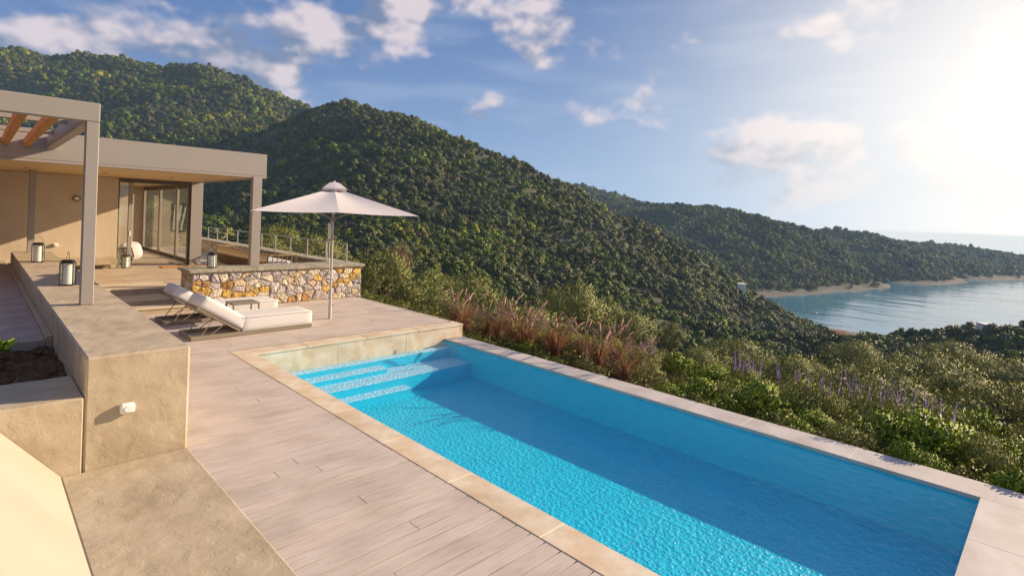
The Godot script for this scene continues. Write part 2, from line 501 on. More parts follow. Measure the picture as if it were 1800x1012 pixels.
# ---------------------------------------------------------------- land
# heights (x, z, y) that the land passes through; between them it is a smooth spline
const LAND := [
	-139.5, -1345.1, 196.3,
	-50.9, -1257.7, 215,
	25.3, -1182.6, 225,
	63.4, -1145.1, 228.6,
	152.6, -1057.1, 225,
	235.4, -975.5, 221.9,
	299.5, -912.2, 201.8,
	338.3, -874, 179.5,
	373.8, -839, 158.9,
	-127.2, -1740.2, 120,
	127.8, -1488.8, 120,
	382.8, -1237.4, 120,
	465.9, -804.4, 90,
	569.1, -772.9, 60,
	-68.5, -910, 50.6,
	-12.3, -475.4, -12.9,
	49.4, -849.9, 80,
	30.4, -503.5, 3.4,
	137.4, -819.3, 110.5,
	109.7, -593.9, 29.2,
	120.2, -485.2, 8.3,
	219.7, -682, 88.4,
	194.3, -566.6, 35.4,
	261.6, -654.8, 91.7,
	258.5, -587.6, 112.7,
	275.5, -542.8, 115,
	293.6, -503.9, 107.3,
	313.2, -470.5, 97.4,
	340.3, -429.8, 79.1,
	370.7, -378.7, 53.5,
	399, -329.8, 26.5,
	425, -283, -0.5,
	448.8, -238.5, -26.5,
	475.4, -198.3, -52.8,
	500.5, -159.5, -79,
	517, -133.4, -91.9,
	318.8, -724.7, 64.5,
	342, -673.8, 68.2,
	366.3, -628.7, 59.4,
	392.3, -589.2, 47.4,
	427.7, -540.2, 24.9,
	468.6, -478.8, -6.9,
	507.4, -419.5, -40.8,
	544, -362.3, -75.2,
	578.4, -307.4, -108.6,
	215.4, -552.9, 73.5,
	168.3, -451.8, 19.9,
	117.2, -347.8, -13.4,
	203.1, -361.4, 28.7,
	133.8, -247.1, -9.4,
	263.3, -330.2, 19.6,
	176.2, -219.4, -16.6,
	288.4, -263.3, -8.2,
	233.6, -190.9, -31.1,
	329.3, -194.9, -43.6,
	278.5, -146.6, -53.8,
	384.8, -140.1, -75.4,
	132.6, -164.1, -28.1,
	163.9, -133.2, -39.7,
	96.5, -185.7, -20,
	552.5, -115.2, -88,
	595.9, -142.6, -92,
	518.6, -78.5, -92,
	517.6, -51.4, -94,
	533.8, -7.3, -94,
	608.7, -186.3, -96,
	638.8, -268.8, -96,
	576, 34.3, -95,
	5.7, -13.9, -2.6,
	18.3, -45, -11,
	36.6, -90.2, -23,
	57, -140.3, -36,
	7.8, -11.9, -2.6,
	25, -38.5, -11,
	49.9, -77.1, -23,
	77.7, -119.9, -36,
	9.9, -9.9, -2.6,
	31.6, -31.9, -11,
	63.2, -64, -23,
	98.4, -99.5, -36,
	12.4, -7.3, -2.6,
	39.9, -23.7, -11,
	79.9, -47.6, -23,
	124.2, -74, -36,
	15, -4.8, -2.6,
	48.3, -15.5, -11,
	96.5, -31.2, -23,
	150.1, -48.5, -36,
	17.6, -2.2, -2.6,
	56.6, -7.3, -11,
	113.1, -14.8, -23,
	176, -23, -36,
	20.2, 0.3, -2.6,
	64.9, 0.9, -11,
	129.8, 1.6, -23,
	201.9, 2.5, -36,
	140.5, -142.2, -46,
	177.5, -105.8, -52,
	214.4, -69.4, -58,
	358.7, -67.6, -63.6,
	347.1, -50.9, -55.9,
	350.7, -33.4, -51,
	356.8, -13.2, -46.6,
	367.1, 10.9, -43.2,
	373.3, -95.3, -72,
	0, -10, 0,
	0, -25, 0.5,
	7, -28, -0.6,
	-30, -20, 6,
	-60, -60, 12,
	-20, 10, 4,
	5, 8, -0.6,
	20, 25, -4,
	60, 40, -12,
	-60, 40, 14,
	-160, -120, 25,
	-200, 60, 40,
	908.1, -579.2, 0.5,
	957.6, -572.5, 17.5,
	1015.8, -543.2, 26.7,
	1045.3, -486, 24,
	1071.1, -418.5, 8.5,
	1093.6, -354.1, -4,
	1102, -317.8, -12.9,
	1086.9, -276.5, -35,
	1051.3, -241.4, -64.4,
	764, -454.4, -45.4,
	846.8, -400.9, -43.2,
	860.7, -317, -63.7,
	958.1, -291.2, -65.2,
	740.8, -275.1, -89.2,
	814.9, -261, -89.1,
	918.3, -239.1, -89.7,
	1015.3, -215, -89.9,
	672.9, -249.4, -97,
	825.8, -210.9, -97,
	940.4, -182.2, -97,
	747.4, -330.3, -82,
	1142.8, -221.4, -93,
	1157.5, -277.1, -93,
	1265.7, -1069.1, 101.9,
	1281, -983.9, 84.8,
	1317.9, -919.4, 73.2,
	1336.3, -873.2, 52.9,
	1354, -827.6, 25.1,
	1422.8, -759.8, 10.8,
	998.3, -1122.1, 120,
	807.9, -818.4, 10,
	776.4, -638.7, -20,
	621.1, -511, -50,
	665.6, -1028.8, 60,
	1448, -468.2, -27.2,
	1486.4, -416.2, -10.6,
	1513.2, -361.8, -13.6,
	1536.3, -296.9, -22.6,
	1526.1, -250.8, -39.6,
	1417.9, -188.9, -62.3,
	1085.7, -207.5, -89.9,
	1187.8, -177, -89.9,
	1293.4, -140.4, -90.1,
	1239.7, -238.2, -66,
	1310.6, -196.4, -65,
	1410.3, -140.2, -95,
	1256.3, -109.5, -97,
	1099.6, -151.7, -97,
	1231, -50.2, -99,
	1906.3, -367.5, -59.1,
	1977.1, -297.6, -50.7,
	2020, -199.2, -46.5,
	1998.1, -136.5, -59.2,
	1917.4, -75.7, -80.5,
	1871.1, -23, -90.7,
	1416, -120.6, -93,
	1539.9, -68.6, -89.9,
	1688.4, -20.5, -88,
	1658, 19.7, -98,
	1946.3, 23.1, -95,
	2589.9, -255.2, -69.6,
	2678.9, -167.5, -73.5,
	2711, -107.8, -84.3,
	2814.9, 36.7, -108.4,
	1907.5, 195.4, -100,
	1271.7, 130.3, -100,
	794.8, 81.5, -100,
	2827.9, 400.7, -100]
var wts := PackedFloat64Array()
var grid := PackedFloat32Array()
const GX := -160.0
const GZ := -2120.0
const GC := 16.0
const GN := 146
const GM := 190
var rough_n := FastNoiseLite.new()
var ridge_n := FastNoiseLite.new()

func solve_land() -> void:
	var n := LAND.size() / 3
	var a := []
	for i in n + 1:
		var row := PackedFloat64Array()
		row.resize(n + 2)
		for j in n:
			row[j] = 1.0 if i == n else -Vector2(LAND[i * 3] - LAND[j * 3], LAND[i * 3 + 1] - LAND[j * 3 + 1]).length()
		row[n] = 0.0 if i == n else 1.0
		row[n + 1] = 0.0 if i == n else LAND[i * 3 + 2]
		a.append(row)
	for k in n + 1:
		var best := k
		for i in range(k + 1, n + 1):
			if absf(a[i][k]) > absf(a[best][k]): best = i
		var sw: PackedFloat64Array = a[k]
		a[k] = a[best]
		a[best] = sw
		var rk: PackedFloat64Array = a[k]
		for i in range(k + 1, n + 1):
			var ri: PackedFloat64Array = a[i]
			var f := ri[k] / rk[k]
			if f != 0.0:
				for j in range(k, n + 2): ri[j] -= f * rk[j]
				a[i] = ri
	wts.resize(n + 1)
	for k in range(n, -1, -1):
		var s: float = a[k][n + 1]
		for j in range(k + 1, n + 1): s -= a[k][j] * wts[j]
		wts[k] = s / a[k][k]

func spline(x: float, z: float) -> float:
	var n := wts.size() - 1
	var s := wts[n]
	for i in n:
		var dx: float = x - LAND[i * 3]
		var dz: float = z - LAND[i * 3 + 1]
		s -= wts[i] * sqrt(dx * dx + dz * dz)
	return s

func near_land(x: float, z: float) -> float:
	var s := spline(x, z)
	if x < 7.45 and z > -30.0 and x > -12.0 and z < 8.0: return minf(s, -2.4)
	if x < 18.0 and z > -32.0 and x >= 7.45:
		s = lerpf(-0.40 - 0.12 * (x - 7.4), s, smoothstep(9.0, 17.0, x))
	return s + rough_n.get_noise_2d(x * 6.0, z * 6.0) * 0.12

func make_grid() -> void:
	grid.resize(GN * GM)
	for j in GN:
		for i in GM:
			var x := GX + GC * i
			var z := GZ + GC * j
			var s := spline(x, z)
			var d := Vector2(x, z).length()
			s += rough_n.get_noise_2d(x, z) * 5.0 * smoothstep(150.0, 500.0, d) * smoothstep(-88.0, -60.0, s)
			s += (ridge_n.get_noise_2d(x * 1.7 + 300.0, z * 1.7) - 0.10) * 9.0 * smoothstep(190.0, 330.0, d) * (1.0 - smoothstep(600.0, 800.0, d)) * smoothstep(-90.0, -50.0, s)
			s += (ridge_n.get_noise_2d(x, z) - 0.10) * 17.0 * smoothstep(600.0, 900.0, d) * smoothstep(-90.0, -50.0, s)
			grid[j * GM + i] = s

func height(x: float, z: float) -> float:
	var u := clampf((x - GX) / GC, 0.0, GM - 1.001)
	var v := clampf((z - GZ) / GC, 0.0, GN - 1.001)
	var i := int(u)
	var j := int(v)
	u -= i
	v -= j
	var k := j * GM + i
	return lerpf(lerpf(grid[k], grid[k + 1], u), lerpf(grid[k + GM], grid[k + GM + 1], u), v)

func sheet(called: String, pts: PackedVector3Array, ix: PackedInt32Array, m: Material) -> MeshInstance3D:
	var st := SurfaceTool.new()
	st.begin(Mesh.PRIMITIVE_TRIANGLES)
	st.set_smooth_group(0)
	for p in pts: st.add_vertex(p)
	for k in ix: st.add_index(k)
	st.generate_normals()
	var o := part(called, st.commit(), m, self)
	o.set_meta("kind", "structure")
	return o

func land() -> void:
	rough_n.seed = 4
	rough_n.frequency = 0.011
	rough_n.fractal_octaves = 4
	ridge_n.seed = 6
	ridge_n.frequency = 0.0042
	ridge_n.fractal_type = FastNoiseLite.FRACTAL_RIDGED
	ridge_n.fractal_octaves = 3
	solve_land()
	make_grid()
	print("land solved ", Time.get_ticks_msec())
	var pts := PackedVector3Array()
	for j in GN:
		for i in GM: pts.append(Vector3(GX + GC * i, grid[j * GM + i], GZ + GC * j))
	var hill := PackedInt32Array()
	var shore := PackedInt32Array()
	for j in GN - 1:
		for i in GM - 1:
			var x := GX + GC * i
			var z := GZ + GC * j
			if x >= -32.0 and x < 112.0 and z >= -120.0 and z < 40.0: continue
			var k := j * GM + i
			var top := maxf(maxf(grid[k], grid[k + 1]), maxf(grid[k + GM], grid[k + GM + 1]))
			if top < SEA - 3.0: continue
			var low := (grid[k] + grid[k + 1] + grid[k + GM] + grid[k + GM + 1]) / 4.0
			var t := [k, k + 1, k + GM + 1, k, k + GM + 1, k + GM]
			var fall := maxf(absf(grid[k] - grid[k + 1]), absf(grid[k] - grid[k + GM])) / GC
			(shore if (low < SEA + 4.0 or (fall > 0.5 and low < SEA + 14.0)) and Vector2(x, z).length() > 560.0 else hill).append_array(PackedInt32Array(t))
	sheet("hills", pts, hill, M.hill)
	sheet("rocky_shore", pts, shore, M.rock)
	# the slope round the terrace, finer
	pts = PackedVector3Array()
	var ix := PackedInt32Array()
	var nx := 97
	var nz := 107
	for j in nz:
		for i in nx:
			var x := lerpf(-32.0, 113.0, pow(float(i) / (nx - 1), 1.0))
			var z := lerpf(-121.0, 40.0, float(j) / (nz - 1))
			pts.append(Vector3(x, near_land(x, z), z))
	for j in nz - 1:
		for i in nx - 1:
			var k := j * nx + i
			ix.append_array(PackedInt32Array([k, k + 1, k + nx + 1, k, k + nx + 1, k + nx]))
	sheet("garden_slope", pts, ix, M.ground)
	# the bay
	var sea := PlaneMesh.new()
	sea.size = Vector2(1950, 2600)
	var so := part("sea", sea, M.sea, self, Vector3(825, SEA, -1000))
	so.set_meta("kind", "structure")

func in_sight(p: Vector3) -> bool:
	var eye := Vector3(0.02, 2.25, 0.10)
	var d := p - eye
	for k in range(1, 22):
		var t := float(k) / 22.0
		var q := eye + d * t
		if Vector2(q.x, q.z).length() > 60.0 and height(q.x, q.z) + 1.0 > q.y: return false
	return true

# crowns on the hillsides
func woods() -> void:
	var dark := Color(.55, .62, .50)
	var light := Color(1.25, 1.2, 1.05)
	var shapes := []
	for k in 5:
		shapes.append(crown(100 + k, Vector3(1.0, 0.85, 1.0), 11, 460, Vector2(0.25, 0.21), dark, light, 0.3))
	var tall := []
	for k in 2:
		tall.append(crown(120 + k, Vector3(0.8, 1.25, 0.8), 11, 460, Vector2(0.24, 0.18), dark, light, 0.3))
	shapes.append_array(tall)
	var fine := []
	for k in 5: fine.append(crown(140 + k, Vector3(1.0, 0.85, 1.0), 13, 2200, Vector2(0.115, 0.085), dark, light, 0.35))
	for k in 2: fine.append(crown(150 + k, Vector3(0.8, 1.25, 0.8), 13, 2200, Vector2(0.11, 0.07), dark, light, 0.35))
	var near := []
	var places := []
	for k in shapes.size(): places.append([])
	var mixn := FastNoiseLite.new()
	mixn.seed = 77
	mixn.frequency = 0.008
	mixn.fractal_octaves = 3
	rng.seed = 31
	for ring in [[45.0, 420.0, 4.1], [420.0, 760.0, 4.9], [760.0, 1350.0, 6.2], [1350.0, 2600.0, 9.0]]:
		var s: float = ring[2]
		var n := int(2650.0 / s)
		for j in range(-12, n):
			for i in range(-12, n):
				var x := (i + rng.randf_range(-0.45, 0.45)) * s
				var z := -(j + rng.randf_range(-0.45, 0.45)) * s
				var pick := rng.randf()
				var d := Vector2(x, z).length()
				if d < ring[0] or d >= ring[1]: continue
				var az := rad_to_deg(atan2(x, -z))
				if az < -3.0 or az > 93.0: continue
				var y := height(x, z) if d > 110.0 else near_land(x, z)
				if y < SEA + (6.0 if d > 560.0 else 2.5) + mixn.get_noise_2d(x * 5.0, z * 5.0) * 7.0: continue
				if d > 600.0 and y < SEA + 14.0 and maxf(absf(height(x + 12.0, z) - y), absf(height(x, z + 12.0) - y)) > 6.2 and pick < 0.8: continue
				var kindn := mixn.get_noise_2d(x, z)
				if d < 760.0 and kindn < -0.26 and pick < 0.45: continue      # small clearings
				var r := s * (0.34 + 0.52 * pow(rng.randf(), 1.6)) * (1.0 + 0.5 * mixn.get_noise_2d(x * 2.3 + 900.0, z * 2.3))
				r *= lerpf(0.42, 1.0, smoothstep(60.0, 170.0, d))
				if not in_sight(Vector3(x, y + r * 1.6 + 2.0, z)): continue
				var col := Color(.105, .142, .018)
				var which := "oak"
				if kindn + rng.randf_range(-0.35, 0.35) > 0.22:
					col = Color(.150, .160, .065)
					which = "olive"
				elif rng.randf() < (0.30 if d > 480.0 else 0.10):
					col = Color(.23, .235, .025)
					which = "pine"
				elif rng.randf() < 0.05:
					col = Color(.15, .11, .05)
				col = col * rng.randf_range(0.7, 1.35) * (1.0 + 0.9 * mixn.get_noise_2d(x * 1.7 - 400.0, z * 1.7))
				col.a = 1.0
				var v := rng.randi() % 5 if which != "pine" else 5 + rng.randi() % 2
				var b := Basis(Vector3.UP, rng.randf() * TAU).scaled(Vector3(r, r * rng.randf_range(0.8, 1.35), r))
				var tr := Transform3D(b, Vector3(x, y + r * 0.55, z))
				if d < 270.0: near.append([d, which, v, tr, y, r])
				else: places[v].append([tr, col])
	near.sort_custom(func(a, b): return a[0] < b[0])
	var far := setting("forest")
	tag(far, "dense evergreen woodland covering the hillsides round the bay", "forest", "", "stuff")
	var left := []
	var mats := {}
	for w in ["oak", "olive", "pine"]:
		mats[w] = []
		for k in 3:
			var m := foliage_mat(0.2)
			var c: Color = {"oak": Color(.105, .142, .018), "olive": Color(.150, .160, .065), "pine": Color(.23, .235, .025)}[w]
			m.albedo_color = linear(c * [0.8, 1.0, 1.25][k])
			mats[w].append(m)
	var words := {"oak": ["evergreen_oak", "dark round evergreen oak on the wooded slope below the terrace", "tree", "evergreen oaks on the slope"],
		"olive": ["slope_olive_tree", "grey green wild olive on the wooded slope below the terrace", "tree", "wild olives on the slope"],
		"pine": ["pine_tree", "upright yellow green pine on the wooded slope below the terrace", "tree", "yellow green pines on the slope"]}
	var trunk := tube_mesh([Vector3(0, -1.2, 0), Vector3(0.03, 0, 0.02), Vector3(-0.02, 0.6, 0.03)], [0.10, 0.075, 0.03], 6)
	for k in near.size():
		var q: Array = near[k]
		if k >= 290:
			var c: Color = {"oak": Color(.105, .142, .018), "olive": Color(.150, .160, .065), "pine": Color(.23, .235, .025)}[q[1]]
			c = c * rng.randf_range(0.75, 1.3)
			c.a = 1.0
			places[q[2]].append([q[3], c])
			continue
		var wd: Array = words[q[1]]
		var o := thing(wd[0], wd[1], wd[2], q[3].origin, 0.0, wd[3])
		o.basis = q[3].basis
		part("crown", fine[q[2]], mats[q[1]][rng.randi() % 3], o)
		part("trunk", trunk, M.bark, o)
	var total := 0
	for v in shapes.size():
		var mm := MultiMesh.new()
		mm.transform_format = MultiMesh.TRANSFORM_3D
		mm.use_colors = true
		mm.mesh = shapes[v]
		mm.instance_count = places[v].size()
		for k in places[v].size():
			mm.set_instance_transform(k, places[v][k][0])
			mm.set_instance_color(k, places[v][k][1])
		var mi := MultiMeshInstance3D.new()
		mi.name = "crown"
		mi.multimesh = mm
		mi.material_override = M.forest
		mi.set_meta("kind", "stuff")
		far.add_child(mi, true)
		total += places[v].size()
	print("woods ", total, " near ", near.size(), " ", Time.get_ticks_msec())

# ---------------------------------------------------------------- terrace
func terrace() -> void:
	# wooden deck, board by board
	var deck := setting("wooden_deck")
	var pitch := 0.14
	var sizes := {}
	var lay := func(x0: float, x1: float, z: float) -> void:
		var l := snappedf(x1 - x0 - 0.004, 0.01)
		if not sizes.has(l): sizes[l] = cbox(Vector3(l, 0.026, pitch - 0.011), 0.001)
		var o := part("plank", sizes[l], M.planks[rng.randi() % 5], deck, Vector3((x0 + x1) / 2.0, -0.013 + rng.randf_range(-0.0012, 0.0012), z))
		o.rotation.y = rng.randf_range(-0.0006, 0.0006)
	var z := -1.0
	while z > -13.08:
		var from := 1.50
		var to := 2.92
		if z < -9.03: to = 7.33
		var x := from
		while x < to - 0.01:
			var nx := x + (rng.randf_range(1.2, 3.0) if to > 3.0 else (rng.randf_range(0.4, 1.1) if rng.randf() < 0.22 else 9.0))
			if to - nx < 0.35: nx = to
			lay.call(x, minf(nx, to), z - pitch / 2.0)
			x = nx
		z -= pitch
	slab("joist_bed", Vector3(1.50, -0.60, -13.1), Vector3(2.92, -0.40, -0.9), M.dark_gap, deck)
	slab("joist_bed", Vector3(2.93, -0.60, -13.1), Vector3(7.32, -0.40, -9.03), M.dark_gap, deck)
	slab("edge_board", Vector3(7.335, -0.16, -13.0), Vector3(7.38, 0.002, -8.76), M.coping, deck)
	var under := thing("retaining_wall", "plastered retaining wall under the outer edge of the wooden deck", "wall")
	slab("wall_face", Vector3(7.20, -2.6, -13.0), Vector3(7.36, -0.165, -8.73), M.plaster, under)
	# plaster walls at the left
	var w := thing("plaster_bench_wall", "long broad tan plaster wall carrying the pergola posts and lanterns", "wall")
	part("wall_body", lumpy_box(Vector3(0.72, -0.3, -18.3), Vector3(1.49, 0.964, -5.57), 0.018), M.plaster, w)
	var ledge := thing("plaster_ledge", "flat tan trowelled plaster ledge beside the deck boards, below the socket", "ledge")
	part("ledge_body", lumpy_box(Vector3(0.58, -0.5, -5.568), Vector3(1.495, 0.022, -0.6), 0.012), M.plaster, ledge)
	var ramp := thing("cream_sloped_wall", "smooth cream painted sloping wall beside the trowelled plaster ledge", "wall")
	part("sloped_face", prism(PackedVector2Array([Vector2(.578, .03), Vector2(-1.2, 2.2), Vector2(-1.2, -.5), Vector2(.578, -.5)]), -5.566, -0.6), M.cream, ramp)
	var planter := thing("planter", "plaster planter of bare brown soil beside the broad plaster wall", "planter")
	part("front_wall", lumpy_box(Vector3(-1.6, -0.3, -6.38), Vector3(0.717, 0.64, -5.572), 0.012), M.plaster, planter)
	var st := SurfaceTool.new()
	st.begin(Mesh.PRIMITIVE_TRIANGLES)
	st.set_smooth_group(0)
	var n := FastNoiseLite.new()
	n.seed = 8; n.frequency = 3.0; n.fractal_octaves = 4
	for j in 61:
		for i in 81:
			var p := Vector3(lerpf(-1.6, 0.717, i / 80.0), 0, lerpf(-8.12, -6.37, j / 60.0))
			p.y = 0.565 + n.get_noise_2d(p.x, p.z) * 0.10
			st.add_vertex(p)
	for j in 60:
		for i in 80:
			var k := j * 81 + i
			for q in [k, k + 1, k + 82, k, k + 82, k + 81]: st.add_index(q)
	st.generate_normals()
	part("soil", st.commit(), M.soil, planter)
	rng.seed = 91
	for k in 26:
		var s := rng.randf_range(0.012, 0.05)
		var clod := thing("soil_clod", "crumbly clod of red brown earth lying in the planter", "clod", Vector3(rng.randf_range(0.0, 0.68), 0.58, rng.randf_range(-8.0, -6.45)), rng.randf() * TAU, "clods in the planter")
		clod.position.y = 0.565 + n.get_noise_2d(clod.position.x, clod.position.z) * 0.10 + s * 0.3
		part("clod_body", pebble(k, s), M.soil, clod)
	var path := setting("path")
	slab("paving", Vector3(-3.0, -0.3, -19.49), Vector3(0.655, 0.66, -8.12), M.path, path, 0.004)
	slab("kerb", Vector3(0.658, 0.3, -18.2), Vector3(0.718, 0.70, -8.12), M.terrace, path, 0.004)
	# steps up to the terrace
	var stairs := thing("stairs", "three broad shallow stone steps between plaster wall and stone wall", "stairs")
	var sz := [-13.085, -13.6, -14.38]
	var sy := [0.13, 0.245, 0.38]
	for k in 3:
		var back: float = sz[k + 1] if k < 2 else -15.5
		var step := slab("step", Vector3(1.495, -0.3 if k == 0 else sy[k - 1] - 0.1, back - 0.02), Vector3(3.40, sy[k] - 0.032, sz[k]), M.plaster, stairs)
		var t := slab("tread", Vector3(1.495, sy[k] - 0.03, back + (0.0 if k < 2 else 0.0)), Vector3(3.40, sy[k], sz[k] + 0.02), M.tread, stairs)
		under(t, step)
	var floor_ := setting("terrace")
	rng.seed = 12
	var tm := cbox(Vector3(1.157, 0.03, 1.157), 0.002)
	for j in 12:
		for i in 5:
			var x0 := 1.50 + 1.16 * i
			var z0 := -15.5 - 1.16 * j
			if z0 - 1.16 < -28.6: continue
			part("paving_slab", tm, M.terrace, floor_, Vector3(x0 + 0.58, 0.365 + rng.randf_range(-0.0008, 0.0008), z0 - 0.58))
	for i in 4:
		slab("paving_slab", Vector3(3.42 + 0.93 * i, 0.35, -15.497), Vector3(3.417 + 0.93 * (i + 1), 0.38, -14.05), M.terrace, floor_, 0.002)
	slab("bed", Vector3(1.495, -0.3, -28.5), Vector3(7.12, 0.345, -15.53), M.dark_gap, floor_)
	slab("bed", Vector3(3.45, -0.3, -15.525), Vector3(7.12, 0.345, -14.01), M.dark_gap, floor_)
	stone_walls()

func lumpy_box(a: Vector3, b: Vector3, c: float) -> ArrayMesh:
	return off(cbox((b - a).abs(), c), (a + b) / 2.0)

func off(m: ArrayMesh, by: Vector3) -> ArrayMesh:
	var st := SurfaceTool.new()
	st.append_from(m, 0, Transform3D(Basis(), by))
	return st.commit()

func pebble(seed_: int, r: float) -> ArrayMesh:
	var s := SphereMesh.new()
	s.radial_segments = 8
	s.rings = 5
	s.radius = r
	s.height = 2 * r
	var a := s.get_mesh_arrays()
	var n := FastNoiseLite.new()
	n.seed = seed_
	n.frequency = 0.8 / r
	var v: PackedVector3Array = a[Mesh.ARRAY_VERTEX]
	for k in v.size(): v[k] *= Vector3(1.2, 0.7, 1.0) * (1.0 + 0.7 * n.get_noise_3dv(v[k]))
	a[Mesh.ARRAY_VERTEX] = v
	var m := ArrayMesh.new()
	m.add_surface_from_arrays(Mesh.PRIMITIVE_TRIANGLES, a)
	var st := SurfaceTool.new()
	st.create_from(m, 0)
	st.generate_normals()
	return st.commit()

# rubble facing: one mesh for each stone. u runs along U, v upwards, the face looks along N
func rubble(parent: Node, o: Vector3, u: Vector3, nrm: Vector3, wide: float, high: float, count: int, seed_: int) -> void:
	var r := RandomNumberGenerator.new()
	r.seed = seed_
	var pts := []
	var tries := 0
	while pts.size() < count and tries < 20000:
		tries += 1
		var p := Vector2(r.randf() * wide, r.randf() * high)
		var need := r.randf_range(0.075, 0.21) if tries < 4000 else 0.075
		var ok := true
		for q in pts:
			var dd: Vector2 = q - p
			dd.x *= 0.72
			if dd.length() < need:
				ok = false
				break
		if ok: pts.append(p)
	for i in pts.size():
		var c: Vector2 = pts[i]
		var poly := PackedVector2Array([Vector2(0.003, 0.003), Vector2(wide - 0.003, 0.003), Vector2(wide - 0.003, high - 0.003), Vector2(0.003, high - 0.003)])
		for j in pts.size():
			if j == i: continue
			var q: Vector2 = pts[j]
			var mid := (c + q) / 2.0
			var dir := q - c
			dir.x *= 0.52
			if (q - c).length() > 0.9: continue
			poly = cut(poly, mid, dir)
		var ins := Geometry2D.offset_polygon(poly, -0.004)
		if ins.is_empty() or ins[0].size() < 3: continue
		poly = ins[0]
		# break the long edges so that the outline is uneven
		var ring := PackedVector2Array()
		for k in poly.size():
			var a := poly[k]
			var b := poly[(k + 1) % poly.size()]
			ring.append(a + Vector2(r.randf_range(-.004, .004), r.randf_range(-.004, .004)))
			if a.distance_to(b) > 0.09:
				ring.append(a.lerp(b, r.randf_range(.35, .65)) + (c - a.lerp(b, .5)).normalized() * r.randf_range(-0.001, .012))
		var cen := Vector2.ZERO
		for p in ring: cen += p
		cen /= ring.size()
		var st := SurfaceTool.new()
		st.begin(Mesh.PRIMITIVE_TRIANGLES)
		st.set_smooth_group(-1)
		var proud := r.randf_range(0.012, 0.030)
		var tilt := Vector2(r.randf_range(-.12, .12), r.randf_range(-.12, .12))
		var at := func(p: Vector2, h: float) -> Vector3:
			return u * (p.x - cen.x) + Vector3.UP * (p.y - cen.y) + nrm * h
		var r1 := []
		var r2 := []
		var r3 := []
		for p in ring:
			r1.append(at.call(p, -0.02))
			var p2: Vector2 = cen + (p - cen) * 0.93
			r2.append(at.call(p2, proud * 0.75 + (p2 - cen).dot(tilt) + r.randf_range(-.005, .005)))
			var p3: Vector2 = cen + (p - cen) * r.randf_range(0.5, 0.68)
			r3.append(at.call(p3, proud + (p3 - cen).dot(tilt) + r.randf_range(-.007, .009)))
		var mid3: Vector3 = at.call(cen, proud + r.randf_range(-.004, .01))
		var flip := u.cross(Vector3.UP).dot(nrm) < 0
		if Geometry2D.is_polygon_clockwise(ring): flip = not flip
		for k in ring.size():
			var k2 := (k + 1) % ring.size()
			quad(st, [r1[k], r1[k2], r2[k2], r2[k]], flip)
			quad(st, [r2[k], r2[k2], r3[k2], r3[k]], flip)
			var t := [r3[k], mid3, r3[k2]] if not flip else [r3[k], r3[k2], mid3]
			for p in t: st.add_vertex(p)
		st.generate_normals()
		var pick := r.randf()
		var m := 0 if pick < 0.17 else 1 if pick < 0.42 else 2 if pick < 0.57 else 3 if pick < 0.80 else 4 if pick < 0.88 else 5
		part("stone", st.commit(), M.stones[m], parent, o + u * cen.x + Vector3.UP * cen.y)

# what is left of a convex polygon on c's side of a line
func cut(poly: PackedVector2Array, mid: Vector2, dir: Vector2) -> PackedVector2Array:
	var out := PackedVector2Array()
	for k in poly.size():
		var a := poly[k]
		var b := poly[(k + 1) % poly.size()]
		var da := (a - mid).dot(dir)
		var db := (b - mid).dot(dir)
		if da <= 0.0: out.append(a)
		if (da < 0.0 and db > 0.0) or (da > 0.0 and db < 0.0): out.append(a.lerp(b, da / (da - db)))
	return out

func stone_walls() -> void:
	var w := thing("stone_wall", "low rubble stone wall of ochre and grey stones behind the sun loungers", "wall")
	slab("core", Vector3(3.445, -0.3, -14.0), Vector3(7.47, 0.80, -13.16), M.mortar, w)
	rubble(w, Vector3(3.43, 0.0, -13.155), Vector3.RIGHT, Vector3.BACK, 4.05, 0.80, 105, 5)
	rubble(w, Vector3(3.44, 0.38, -14.0), Vector3.BACK, Vector3.LEFT, 0.84, 0.42, 16, 6)
	rubble(w, Vector3(3.44, 0.0, -13.6), Vector3.BACK, Vector3.LEFT, 0.44, 0.37, 8, 16)
	for k in 3:
		slab("cap_slab", Vector3(3.36 + 1.4 * k, 0.803, -14.05), Vector3(3.355 + 1.4 * (k + 1), 0.872 + 0.003 * k, -13.085), M.cap, w, 0.012)
	var p := thing("parapet_wall", "long stone parapet along the terrace edge under the post railing", "wall")
	slab("core", Vector3(7.13, -2.5, -27.5), Vector3(7.5, 0.80, -14.06), M.mortar, p)
	rubble(p, Vector3(7.125, 0.38, -27.4), Vector3.BACK, Vector3.LEFT, 13.3, 0.42, 150, 9)
	for k in 9:
		slab("cap_slab", Vector3(7.05, 0.803, -27.5 + 1.495 * k), Vector3(7.56, 0.868 + 0.002 * (k % 3), -27.504 + 1.495 * (k + 1)), M.cap, p, 0.01)
	var rail := thing("railing", "slim metal post railing with thin cables on the stone parapet", "railing")
	var y0 := 0.872
	for k in 11:
		var z := -13.6 - 1.225 * k
		var post := slab("post", Vector3(7.262, y0, z - 0.026), Vector3(7.282, y0 + 0.51, z + 0.026), M.pole, rail, 0.002)
		var base := slab("base_plate", Vector3(7.232, y0, z - 0.045), Vector3(7.312, y0 + 0.008, z + 0.045), M.frame, rail, 0.002)
		under(base, post)
	for h in [0.51, 0.34, 0.17]:
		var c := part("cable" if h < 0.5 else "top_rail", tube_mesh([Vector3(7.272, y0 + h, -13.6), Vector3(7.272, y0 + h, -25.9)], [0.012 if h > .5 else 0.004, 0.012 if h > .5 else 0.004], 6), M.pole, rail)

